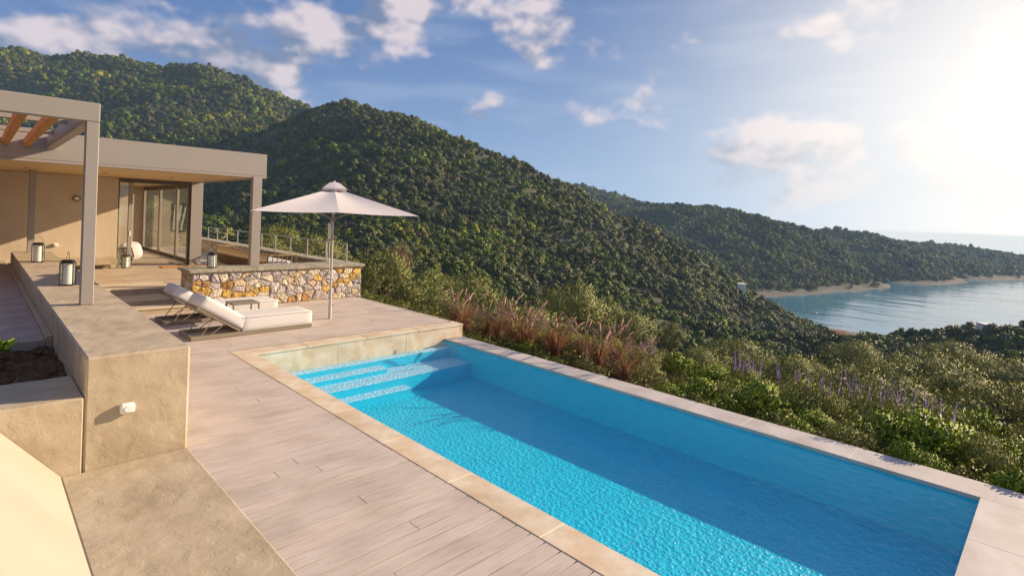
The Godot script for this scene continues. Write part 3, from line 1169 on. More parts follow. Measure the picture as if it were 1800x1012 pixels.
# ---------------------------------------------------------------- pool
func pool() -> void:
	var p := thing("swimming_pool", "long turquoise infinity pool with beige stone coping beside the deck", "swimming pool")
	var fl := -0.84
	rng.seed = 40
	# basin: floor and walls of large slabs
	var fm := cbox(Vector3(1.2433, 0.04, 1.193), 0.0004)
	for i in 3:
		for j in 7:
			part("floor_slab", fm, M.pool_floor, p, Vector3(3.19 + 1.2433 * (i + 0.5), fl - 0.02, -0.4 - 1.193 * (j + 0.5)))
	slab("floor_bed", Vector3(3.1, fl - 0.3, -8.8), Vector3(7.0, fl - 0.0405, -0.3), M.pool_grout, p)
	for j in 7:
		var z0 := -0.4 - 1.193 * j
		slab("wall_slab", Vector3(6.92, fl - 0.03, z0 - 1.193), Vector3(6.96, -0.292, z0), M.pool, p, 0.0003)
		slab("wall_slab", Vector3(3.15, fl - 0.03, z0 - 1.193), Vector3(3.19, -0.05, z0), M.pool, p, 0.0003)
	for i in 3:
		slab("wall_slab", Vector3(3.19 + 1.2433 * i, fl - 0.03, -0.40), Vector3(3.19 + 1.2433 * i + 1.2433, -0.292, -0.36), M.pool, p, 0.0003)
	slab("outer_wall", Vector3(6.965, -2.6, -8.7), Vector3(7.30, -0.295, 3.0), M.plaster, p)
	slab("end_bed", Vector3(3.0, -2.6, -0.355), Vector3(6.96, -0.295, 3.0), M.plaster, p)
	slab("side_bed", Vector3(2.93, -1.2, -8.7), Vector3(3.145, -0.045, -0.36), M.plaster, p)
	# steps under water: two full ones, and half steps on the deck side
	for s in [["step", 3.192, 6.918, -0.385, -8.715, -8.52], ["half_step", 3.193, 5.30, -0.475, -8.519, -8.26], ["step", 3.1935, 6.9165, -0.565, -8.5185, -7.90], ["half_step", 3.194, 5.42, -0.70, -7.899, -7.68]]:
		var body := slab(s[0], Vector3(s[1], fl, s[4]), Vector3(s[2], s[3] - 0.02, s[5]), M.pool, p, 0.001)
		under(slab("tread", Vector3(s[1], s[3] - 0.0195, s[4]), Vector3(s[2], s[3], s[5] + 0.004), M.pool_tread, p, 0.003), body)
	# riser at the deck end
	for i in 3:
		slab("riser_slab", Vector3(3.19 + 1.4 * i, -0.9, -8.76), Vector3(3.187 + minf(1.4 * (i + 1), 4.19), -0.045, -8.72), M.coping, p, 0.002)
	slab("riser_core", Vector3(3.0, -2.4, -9.02), Vector3(7.33, -0.045, -8.762), M.coping, p)
	# coping
	for j in 8:
		var z1 := -8.755 + 1.05 * j
		slab("coping_stone", Vector3(2.925, -0.04, z1), Vector3(3.205, 0.004 + rng.randf_range(-.0008, .0008), z1 + 1.047), M.coping, p, 0.006)
	for i in 4:
		slab("coping_stone", Vector3(2.925 + 1.115 * i, -0.04, -9.025), Vector3(2.922 + 1.115 * (i + 1), 0.004 + rng.randf_range(-.0008, .0008), -8.758 + 0.05), M.coping, p, 0.006)
	for j in 9:
		var z1 := -8.715 + 1.2 * j
		slab("rim_slab", Vector3(6.915, -0.29, z1), Vector3(7.345, -0.25 + rng.randf_range(-.0008, .0008), z1 + 1.1985), M.coping_grey, p, 0.0015)
	for i in 4:
		for j in 3:
			slab("rim_slab", Vector3(6.912 - 1.0 * (i + 1), -0.29, -0.415 + 0.9 * j), Vector3(6.9105 - 1.0 * i, -0.25 + rng.randf_range(-.0008, .0008), -0.4165 + 0.9 * (j + 1)), M.coping_grey, p, 0.0015)
	# water
	var st := SurfaceTool.new()
	st.begin(Mesh.PRIMITIVE_TRIANGLES)
	st.set_smooth_group(0)
	var n := FastNoiseLite.new()
	n.seed = 3
	n.noise_type = FastNoiseLite.TYPE_CELLULAR
	n.cellular_return_type = FastNoiseLite.RETURN_DISTANCE2_SUB
	n.frequency = 7.0
	n.domain_warp_enabled = true
	n.domain_warp_amplitude = 0.05
	n.domain_warp_frequency = 6.0
	var n2 := FastNoiseLite.new()
	n2.seed = 9
	n2.frequency = 1.6
	var nx := 240
	var nz := 520
	for j in nz + 1:
		for i in nx + 1:
			var x := lerpf(3.193, 6.917, float(i) / nx)
			var z := lerpf(-8.716, -0.403, float(j) / nz)
			st.add_vertex(Vector3(x, -0.278 + n.get_noise_2d(x, z) * 0.010 + n2.get_noise_2d(x, z) * 0.004, z))
	for j in nz:
		for i in nx:
			var a := j * (nx + 1) + i
			for k in [a, a + 1, a + nx + 2, a, a + nx + 2, a + nx + 1]: st.add_index(k)
	st.generate_normals()
	part("water", st.commit(), M.water, p)

# ---------------------------------------------------------------- house
func house() -> void:
	var h := thing("house", "single storey house with flat grey roof and glazed corner", "house")
	var zw := -19.5
	slab("wall", Vector3(-3.5, 0.0, zw - 0.3), Vector3(3.06, 3.015, zw), M.house, h, 0.004)
	slab("pillar", Vector3(4.97, 0.3, zw - 0.42), Vector3(5.30, 3.015, zw + 0.02), M.metal, h, 0.004)
	var roof := slab("roof", Vector3(-3.5, 3.06, -28.4), Vector3(5.20, 3.60, -13.9), M.metal, h, 0.006)
	var lip := slab("fascia", Vector3(-3.5, 3.005, -14.0), Vector3(5.203, 3.058, -13.898), M.metal, h, 0.003)
	under(lip, roof)
	var lip2 := slab("fascia", Vector3(5.10, 3.005, -28.4), Vector3(5.203, 3.058, -14.003), M.metal, h, 0.003)
	under(lip2, roof)
	for k in 13:
		var z0 := -14.02 - 0.42 * k
		slab("soffit_board", Vector3(-3.5, 3.03, z0 - 0.415), Vector3(5.09, 3.057, z0), M.soffit, h, 0.003)
	for x in [0.9, 2.4, 3.9, 4.75]:
		part("downlight", tube_mesh([Vector3(x, 3.022, -17.2), Vector3(x, 3.032, -17.2)], [0.055, 0.055], 14), M.metal_dark, h)
	slab("column", Vector3(4.86, 0.875, -13.98), Vector3(5.07, 3.03, -13.90 + 0.09), M.metal, h, 0.004)
	# glazed front: head, jambs, fixed pane
	var door := Node3D.new()
	door.name = "glazed_front"
	h.add_child(door)
	slab("head_rail", Vector3(3.06, 2.90, zw - 0.2), Vector3(4.97, 3.015, zw - 0.02), M.metal_dark, door, 0.003)
	slab("jamb", Vector3(3.062, 0.385, zw - 0.16), Vector3(3.10, 2.90, zw - 0.04), M.metal_dark, door, 0.003)
	slab("jamb", Vector3(4.91, 0.385, zw - 0.16), Vector3(4.968, 2.90, zw - 0.04), M.metal_dark, door, 0.003)
	slab("mullion", Vector3(3.33, 0.385, zw - 0.16), Vector3(3.43, 2.90, zw - 0.04), M.metal, door, 0.003)
	slab("lock_plate", Vector3(3.36, 1.30, zw - 0.04), Vector3(3.40, 1.45, zw - 0.03), M.white, door, 0.002)
	slab("pane", Vector3(3.10, 0.40, zw - 0.105), Vector3(3.33, 2.90, zw - 0.095), M.glass, door, 0.001)
	slab("sill", Vector3(3.06, 0.34, zw - 0.2), Vector3(4.97, 0.388, zw - 0.0), M.metal, door, 0.003)
	# east side glazing
	var zs := [-19.93, -22.3, -24.8, -27.6]
	for k in 3:
		var leaf := Node3D.new()
		leaf.name = "glass_door"
		h.add_child(leaf, true)
		var a: float = zs[k + 1]
		var b: float = zs[k]
		slab("stile", Vector3(5.20, 0.385, a), Vector3(5.27, 2.95, a + 0.10), M.metal, leaf, 0.003)
		slab("stile", Vector3(5.20, 0.385, b - 0.10), Vector3(5.27, 2.95, b - 0.002), M.metal, leaf, 0.003)
		slab("top_rail", Vector3(5.20, 2.86, a + 0.10), Vector3(5.27, 2.95, b - 0.10), M.metal_dark, leaf, 0.003)
		slab("bottom_rail", Vector3(5.20, 0.385, a + 0.10), Vector3(5.27, 0.47, b - 0.10), M.metal_dark, leaf, 0.003)
		slab("pane", Vector3(5.23, 0.47, a + 0.10), Vector3(5.24, 2.86, b - 0.10), M.glass, leaf, 0.001)
		if k == 0:
			slab("handle", Vector3(5.16, 1.25, a + 0.03), Vector3(5.195, 1.75, a + 0.06), M.white, leaf, 0.004)
	slab("eaves_rail", Vector3(5.19, 2.952, -27.6), Vector3(5.28, 3.015, -19.93), M.metal_dark, h, 0.003)
	slab("inner_wall", Vector3(0.2, 0.3, -28.3), Vector3(5.30, 3.015, -27.62), M.house, h, 0.004)
	slab("inner_wall", Vector3(0.2, 0.3, -27.6), Vector3(0.5, 3.015, -19.82), M.house, h, 0.004)
	slab("ceiling", Vector3(0.5, 3.02, -27.6), Vector3(5.09, 3.055, -19.50), M.soffit, h, 0.003)
	slab("floor", Vector3(0.52, 0.2, -27.6), Vector3(5.19, 0.384, -19.72), M.terrace, h, 0.003)
	slab("wall_ledge", Vector3(1.50, 0.50, zw + 0.003), Vector3(3.02, 0.70, zw + 0.42), M.plaster, h, 0.008)
	# small things on and in the house
	var lamp := thing("wall_lamp", "small round wall lamp on the shaded house wall", "lamp", Vector3(2.09, 2.36, zw))
	var ring := []
	var rr := []
	for k in 17:
		ring.append(Vector3(cos(TAU * k / 16) * 0.085, sin(TAU * k / 16) * 0.07, 0.09))
		rr.append(0.012)
	part("hoop", tube_mesh(ring, rr, 6), M.metal_dark, lamp)
	part("globe", tube_mesh([Vector3(0, 0, 0.05), Vector3(0, 0, 0.075), Vector3(0, 0, 0.11)], [0.045, 0.062, 0.045], 14), M.candle, lamp)
	part("bracket", cbox(Vector3(0.06, 0.06, 0.05), 0.004), M.metal_dark, lamp, Vector3(0.02, 0, 0.026))
	var so := thing("wall_socket", "small white outdoor socket on the sunlit house wall", "socket", Vector3(1.67, 1.06, zw))
	part("housing", cbox(Vector3(0.10, 0.085, 0.06), 0.012), M.white, so, Vector3(0, 0, 0.031))
	part("lid", tube_mesh([Vector3(0, 0, 0.062), Vector3(0, 0, 0.068)], [0.024, 0.022], 12), M.candle, so)
	var art := thing("wall_picture", "tall dark picture with pale stripes leaning on the inner wall", "picture", Vector3(3.92, 1.75, -27.60))
	part("panel", cbox(Vector3(0.62, 1.25, 0.03), 0.003), M.black, art, Vector3(0, 0, 0.02))
	for k in 3:
		part("stripe", cbox(Vector3(0.06 + 0.02 * k, 1.15, 0.006), 0.001), M.candle, art, Vector3(-0.18 + 0.17 * k, 0, 0.040), Vector3(0, 0, 0.16 - 0.05 * k))
	var cu := thing("floor_cushion", "plump white cushion on the floor inside the glazed opening", "cushion", Vector3(3.92, 0.385, -22.4), 0.3)
	part("pad", rbox(Vector3(0.60, 0.52, 0.16), 0.075, 0.06), M.cloth, cu, Vector3(0, 0.27, 0), Vector3(-0.25, 0, 0.10))
	part("piping", tube_mesh([Vector3(-0.3, 0.05, 0.1), Vector3(0.0, 0.03, 0.16), Vector3(0.3, 0.05, 0.1)], [0.008, 0.008, 0.008], 5), M.cloth, cu)
	var stool := thing("wicker_stool", "round woven wicker stool behind the narrow fixed pane", "stool", Vector3(3.42, 0.385, -20.7))
	for k in 22:
		var t := TAU * k / 22
		part("cane", tube_mesh([Vector3(cos(t) * 0.20, 0, sin(t) * 0.20), Vector3(cos(t + .25) * 0.29, 0.24, sin(t + .25) * 0.29), Vector3(cos(t + .5) * 0.22, 0.46, sin(t + .5) * 0.22)], [0.012, 0.012, 0.012], 5), M.wicker, stool)
	part("seat", tube_mesh([Vector3(0, 0.455, 0), Vector3(0, 0.50, 0)], [0.25, 0.23], 18), M.wicker, stool)
	var shelf := thing("sideboard", "low pale sideboard inside the house behind the narrow pane", "sideboard", Vector3(3.1, 0.385, -24.5))
	part("top", cbox(Vector3(1.3, 0.05, 0.45), 0.004), M.cream, shelf, Vector3(0, 0.95, 0))
	part("body", cbox(Vector3(1.2, 0.85, 0.40), 0.004), M.house, shelf, Vector3(0, 0.49, 0))
	var vase := thing("table_lamp", "small white cone lamp standing on the pale sideboard", "lamp", Vector3(3.25, 1.365, -24.45))
	part("shade", tube_mesh([Vector3(0, 0.0, 0), Vector3(0, 0.36, 0)], [0.16, 0.05], 16), M.candle, vase)
	var rug := thing("doormat", "flat orange doormat on the terrace before the glazed opening", "doormat", Vector3(4.72, 0.382, -19.0))
	part("mat", cbox(Vector3(1.25, 0.022, 0.42), 0.006), M.mat_orange, rug, Vector3(0, 0.011, 0))

func pergola() -> void:
	var p := thing("pergola", "grey steel pergola with orange timber rafters on the plaster wall", "pergola")
	for z in [-8.6, -18.1]:
		slab("post", Vector3(1.005, 0.965, z - 0.068), Vector3(1.14, 3.27, z + 0.068), M.metal, p, 0.008)
	slab("beam", Vector3(-3.2, 3.272, -8.67), Vector3(1.142, 3.51, -8.53), M.metal, p, 0.008)
	slab("beam", Vector3(1.003, 3.272, -18.17), Vector3(1.140, 3.508, -8.673), M.metal, p, 0.008)
	slab("beam", Vector3(-3.2, 3.274, -18.17), Vector3(1.0, 3.506, -18.03), M.metal, p, 0.008)
	for z in [-10.6, -12.5, -14.4, -16.3]:
		slab("cross_beam", Vector3(-3.2, 3.425, z - 0.05), Vector3(1.001, 3.50, z + 0.05), M.metal, p, 0.005)
	for x in [0.72, 0.42, 0.12, -0.18, -0.6, -1.2]:
		slab("rafter", Vector3(x - 0.05, 3.285, -18.0), Vector3(x + 0.05, 3.422, -8.68), M.rafter, p, 0.006)
	var so := thing("outdoor_socket", "white outdoor socket box on the front of the broad plaster wall", "socket", Vector3(1.01, 0.50, -5.57))
	part("housing", cbox(Vector3(0.105, 0.085, 0.065), 0.014), M.white, so, Vector3(0, 0, 0.034))
	part("lid", tube_mesh([Vector3(0, 0, 0.066), Vector3(0, 0, 0.073)], [0.028, 0.025], 14), M.candle, so)
	lantern(Vector3(1.09, 0.966, -10.72), 0.38, 1.25, "black framed lantern with upright wire handle beside the nearer pergola post")
	lantern(Vector3(1.02, 0.966, -15.05), 0.40, -0.25, "black framed lantern on the plaster wall before the farther pergola post")
	lantern(Vector3(3.27, 0.382, -19.25), 0.37, 0.4, "black framed lantern on the terrace floor beside the door mullion")
	lantern(Vector3(3.93, 0.876, -13.52), 0.33, 0.78, "black framed lantern standing on the cap of the stone wall")

func lantern(at: Vector3, high: float, turn: float, label: String) -> void:
	var l := thing("lantern", label, "lantern", at, turn, "black lanterns")
	var w := high * 0.46
	part("base", cbox(Vector3(w, 0.018, w), 0.003), M.black, l, Vector3(0, 0.009, 0))
	part("roof", cbox(Vector3(w, 0.016, w), 0.003), M.black, l, Vector3(0, high - 0.03, 0))
	part("lid", cbox(Vector3(w * 0.82, 0.035, w * 0.82), 0.004), M.black, l, Vector3(0, high - 0.004, 0))
	for s in [[-1, -1], [1, -1], [1, 1], [-1, 1]]:
		part("corner_post", cbox(Vector3(0.012, high - 0.056, 0.012), 0.001), M.black, l, Vector3(s[0] * (w / 2 - 0.007), high / 2 - 0.010, s[1] * (w / 2 - 0.007)))
	for k in 4:
		var t := k * PI / 2
		part("pane", cbox(Vector3(w - 0.028, high - 0.06, 0.002), 0.0004), M.glass, l, Vector3(sin(t), 0, cos(t)) * (w / 2 - 0.008) + Vector3(0, high / 2 - 0.010, 0), Vector3(0, t, 0))
	part("candle", tube_mesh([Vector3(0, 0.02, 0), Vector3(0, high - 0.06, 0)], [w * 0.31, w * 0.31], 20), M.candle, l)
	var pts := []
	var rr := []
	for k in 15:
		var t := PI * k / 14
		pts.append(Vector3(cos(t) * w * 0.43, high - 0.02 + sin(t) * high * 0.42, 0))
		rr.append(0.0035)
	part("handle", tube_mesh(pts, rr, 6), M.black, l)

# softly rounded box
func rbox(size: Vector3, r: float, puff := 0.0) -> ArrayMesh:
	var n := 10
	var st := SurfaceTool.new()
	st.begin(Mesh.PRIMITIVE_TRIANGLES)
	st.set_smooth_group(0)
	var h := size / 2.0
	var id := {}
	var count := 0
	for ax in 3:
		var b := (ax + 1) % 3
		var d := (ax + 2) % 3
		for sg in [-1.0, 1.0]:
			var rows := []
			for j in n + 1:
				var row := []
				for i in n + 1:
					var s := Vector3.ZERO
					s[ax] = sg
					s[b] = sin((float(i) / n - 0.5) * PI)
					s[d] = sin((float(j) / n - 0.5) * PI)
					var p := s * h
					var inner := p.clamp(-(h - Vector3.ONE * r), h - Vector3.ONE * r)
					var q := inner + (p - inner).normalized() * r if p.distance_to(inner) > 1e-6 else p
					q[ax] += sg * puff * (1.0 - s[b] * s[b]) * (1.0 - s[d] * s[d])
					var key := Vector3i((q * 20000.0).round())
					if not id.has(key):
						id[key] = count
						count += 1
						st.add_vertex(q)
					row.append(id[key])
				rows.append(row)
			for j in n:
				for i in n:
					var q4 := [rows[j][i], rows[j][i + 1], rows[j + 1][i + 1], rows[j + 1][i]]
					var o := [0, 2, 1, 0, 3, 2] if sg > 0 else [0, 1, 2, 0, 2, 3]
					for k in o: st.add_index(q4[k])
	st.generate_normals()
	return st.commit()

# ---------------------------------------------------------------- furniture
func lounger(called_label: String, at: Vector3) -> void:
	var c := thing("sun_lounger", called_label, "sun lounger", at, 0.02, "sun loungers")
	var wd := 0.68
	for s in [0.0, -wd]:
		slab("side_rail", Vector3(0, 0.005, s - 0.03), Vector3(2.10, 0.075, s), M.frame, c, 0.004)
	slab("end_rail", Vector3(0, 0.008, -wd + 0.001), Vector3(0.05, 0.072, -0.031), M.frame, c, 0.004)
	slab("end_rail", Vector3(2.05, 0.008, -wd + 0.001), Vector3(2.10, 0.072, -0.031), M.frame, c, 0.004)
	for k in 5:
		slab("slat", Vector3(0.90 + 0.24 * k, 0.055, -wd + 0.001), Vector3(0.97 + 0.24 * k, 0.07, -0.031), M.frame, c, 0.003)
	part("seat_cushion", rbox(Vector3(1.30, 0.245, wd + 0.02), 0.035, 0.008), M.cloth, c, Vector3(1.455, 0.20, -wd / 2 - 0.015))
	for y in [0.315, 0.088]:
		var loop := []
		var thick := []
		for e in [[0.82, 0.02], [2.09, 0.02], [2.09, -0.71], [0.82, -0.71], [0.82, 0.02]]:
			loop.append(Vector3(e[0], y, e[1] - 0.012))
			thick.append(0.006)
		part("piping", tube_mesh(loop, thick, 6), M.cloth, c)
	var hinge := Vector3(0.80, 0.075, 0)
	var dir := Vector3(-0.835, 0.55, 0).normalized()
	var up := Vector3(0.55, 0.835, 0).normalized()
	var back := part("back_cushion", rbox(Vector3(0.86, 0.215, wd + 0.02), 0.045, 0.010), M.cloth, c, hinge + dir * 0.43 + up * 0.135 + Vector3(0, 0, -wd / 2 - 0.015))
	back.rotation.z = -atan2(0.55, 0.835)
	for s in [-0.04, -wd + 0.02]:
		bar("back_rail", hinge + Vector3(0, 0, s), hinge + dir * 0.86 + Vector3(0, 0, s), 0.03, 0.035, M.frame, c)
		bar("prop", hinge + dir * 0.52 + Vector3(0, 0, s - 0.012), Vector3(0.16, 0.06, s - 0.012), 0.014, 0.014, M.frame, c)
		bar("prop", hinge + dir * 0.30 + Vector3(0, 0, s - 0.012), Vector3(0.30, 0.06, s - 0.012), 0.014, 0.014, M.frame, c)
	bar("back_slat", hinge + dir * 0.45 + Vector3(0, 0, -0.05), hinge + dir * 0.45 + Vector3(0, 0, -wd + 0.03), 0.03, 0.02, M.frame, c)
	bar("back_slat", hinge + dir * 0.82 + Vector3(0, 0, -0.05), hinge + dir * 0.82 + Vector3(0, 0, -wd + 0.03), 0.03, 0.02, M.frame, c)

func furniture() -> void:
	lounger("white cushioned sun lounger close to the pool end of the deck", Vector3(2.66, 0.0, -10.08))
	lounger("white cushioned sun lounger beside the rubble stone wall", Vector3(2.62, 0.0, -11.66))
	var t := thing("side_table", "small square taupe side table between the two sun loungers", "side table", Vector3(3.82, 0, -11.16))
	part("table_top", cbox(Vector3(0.50, 0.03, 0.44), 0.004), M.frame, t, Vector3(0, 0.415, 0))
	for s in [[-1, -1], [1, -1], [1, 1], [-1, 1]]:
		part("leg", cbox(Vector3(0.028, 0.398, 0.028), 0.003), M.frame, t, Vector3(s[0] * 0.232, 0.2, s[1] * 0.202))
	umbrella()
	# woven sofa on the terrace
	var s := thing("woven_sofa", "low outdoor sofa with woven lattice back on the terrace by the parapet", "sofa", Vector3(6.45, 0.381, -18.0))
	slab("seat_base", Vector3(-0.40, 0.06, -2.3), Vector3(0.38, 0.22, 2.2), M.wicker, s, 0.01)
	for k in 3:
		part("seat_cushion", rbox(Vector3(0.72, 0.14, 1.44), 0.04, 0.01), M.cloth, s, Vector3(-0.03, 0.295, -1.52 + 1.47 * k))
	for e in [[Vector3(-0.43, 0, -2.32), Vector3(-0.43, 0, 2.22)], [Vector3(-0.40, 0, -2.34), Vector3(0.40, 0, -2.34)], [Vector3(-0.40, 0, 2.24), Vector3(0.40, 0, 2.24)]]:
		var a: Vector3 = e[0]
		var b: Vector3 = e[1]
		bar("back_rail", a + Vector3(0, 0.56, 0), b + Vector3(0, 0.56, 0), 0.05, 0.04, M.wicker, s)
		var n := int(a.distance_to(b) / 0.13)
		for k in n:
			var p := a.lerp(b, (k + 0.5) / n)
			var side := (b - a).normalized() * 0.05
			bar("lattice_strap", p - side + Vector3(0, 0.06, 0), p + side + Vector3(0, 0.55, 0), 0.045, 0.012, M.wicker, s)
	for q in [Vector3(-0.36, 0, -2.2), Vector3(0.36, 0, -2.2), Vector3(-0.36, 0, 2.1), Vector3(0.36, 0, 2.1)]:
		part("foot", cbox(Vector3(0.05, 0.06, 0.05), 0.004), M.frame, s, q + Vector3(0, 0.03, 0))

func umbrella() -> void:
	var u := thing("parasol", "large square off white parasol on a slim pole beside the loungers", "parasol", Vector3(5.41, 0, -10.71))
	part("pole", tube_mesh([Vector3(0, 0.0, 0), Vector3(0, 2.80, 0)], [0.021, 0.021], 14), M.pole, u)
	var sl := part("sleeve", tube_mesh([Vector3(0, 0.0, 0), Vector3(0, 0.62, 0)], [0.034, 0.034], 16), M.pole, u)
	part("screw", tube_mesh([Vector3(0.03, 0.5, 0), Vector3(0.06, 0.5, 0)], [0.012, 0.012], 8), M.black, sl)
	part("screw", tube_mesh([Vector3(0.03, 0.28, 0), Vector3(0.06, 0.28, 0)], [0.012, 0.012], 8), M.black, sl)
	var r := 2.10
	var rim := 2.215
	var apex := 2.74
	var cor := []
	for k in 8:
		var a := deg_to_rad(67.6 + 45.0 * k)
		var rad := r if k % 2 == 0 else r * 0.7071
		cor.append(Vector3(cos(a) * rad, rim - (0.0 if k % 2 == 0 else -0.02), sin(a) * rad))
	var top := Vector3(0, apex, 0)
	for k in 8:
		var st := SurfaceTool.new()
		st.begin(Mesh.PRIMITIVE_TRIANGLES)
		st.set_smooth_group(0)
		var n := 8
		var a: Vector3 = cor[k]
		var b: Vector3 = cor[(k + 1) % 8]
		var rows := []
		for j in n + 1:
			var row := []
			for i in n + 1:
				var tt := lerpf(0.13, 1.0, float(j) / n)
				var s := float(i) / n
				var p := top.lerp(a, tt).lerp(top.lerp(b, tt), s)
				p.y -= 0.05 * sin(PI * s) * tt * (1.0 - tt) * 2.0 + 0.018 * sin(PI * s) * tt
				row.append(p)
			rows.append(row)
		for j in n:
			for i in n: quad(st, [rows[j][i], rows[j][i + 1], rows[j + 1][i + 1], rows[j + 1][i]], true)
		st.index()
		st.generate_normals()
		part("canopy_panel", st.commit(), M.canvas, u)
		var rib := bar("rib", top.lerp(a, 0.05) + Vector3(0, -0.035, 0), a + Vector3(0, -0.022, 0), 0.016, 0.026, M.frame, u)
		var strut := bar("strut", Vector3(a.x, 0, a.z).normalized() * 0.05 + Vector3(0, 2.10, 0), top.lerp(a, 0.52) + Vector3(0, -0.05, 0), 0.014, 0.022, M.frame, u)
		# vent cap panel
		var c := SurfaceTool.new()
		c.begin(Mesh.PRIMITIVE_TRIANGLES)
		c.set_smooth_group(-1)
		var va := Vector3(a.x, 0, a.z).normalized() * (0.33 if k % 2 == 0 else 0.25) + Vector3(0, apex - 0.015, 0)
		var vb := Vector3(b.x, 0, b.z).normalized() * (0.33 if k % 2 == 1 else 0.25) + Vector3(0, apex - 0.015, 0)
		var vt := Vector3(0, apex + 0.13, 0)
		var ma := va.lerp(vt, 0.55) + Vector3(0, 0.035, 0)
		var mb := vb.lerp(vt, 0.55) + Vector3(0, 0.035, 0)
		quad(c, [va, vb, mb, ma])
		for q in [ma, vt, mb]: c.add_vertex(q)
		quad(c, [va, vb, vb - Vector3(0, 0.035, 0), va - Vector3(0, 0.035, 0)], true)
		c.generate_normals()
		part("vent_panel", c.commit(), M.canvas, u)
	part("hub", tube_mesh([Vector3(0, 2.04, 0), Vector3(0, 2.13, 0)], [0.05, 0.05], 14), M.frame, u)
	part("finial", tube_mesh([Vector3(0, 2.74, 0), Vector3(0, 2.90, 0)], [0.03, 0.012], 10), M.canvas, u)
	for s in [[-0.10, 0.02, 1.2], [-0.06, 0.03, 0.9]]:
		part("cord", tube_mesh([Vector3(s[0] * 0.5, 2.06, s[1]), Vector3(s[0] * 1.3, 1.5, s[1]), Vector3(s[0], s[2], s[1])], [0.006, 0.006, 0.006], 6), M.canvas, u)
	part("tie_band", rbox(Vector3(0.05, 0.34, 0.05), 0.02), M.canvas, u, Vector3(-0.085, 1.84, 0.02))

# ---------------------------------------------------------------- garden beyond the pool
func branchy(seed_: int, high: float, spread: float) -> ArrayMesh:
	var r := RandomNumberGenerator.new()
	r.seed = seed_
	var st := SurfaceTool.new()
	st.begin(Mesh.PRIMITIVE_TRIANGLES)
	var fork := Vector3(r.randf_range(-.08, .08), high * 0.32, r.randf_range(-.08, .08))
	tube(st, [Vector3(0, -0.4, 0), fork * 0.5 + Vector3(.04, 0, .02), fork], [0.12, 0.09, 0.075], 7)
	for k in 7:
		var t := TAU * k / 7 + r.randf() * 0.6
		var e := Vector3(cos(t) * spread * r.randf_range(.5, .85), high * r.randf_range(.62, .95), sin(t) * spread * r.randf_range(.5, .85))
		var m := fork.lerp(e, 0.5) + Vector3(r.randf_range(-.1, .1), r.randf_range(0, .12), r.randf_range(-.1, .1))
		tube(st, [fork, m, e], [0.05, 0.03, 0.008], 5)
		for j in 3:
			tube(st, [m, m.lerp(e, 0.5) + rnd_dir(r) * 0.2, e + rnd_dir(r) * spread * 0.35], [0.018, 0.012, 0.004], 4)
	return st.commit()

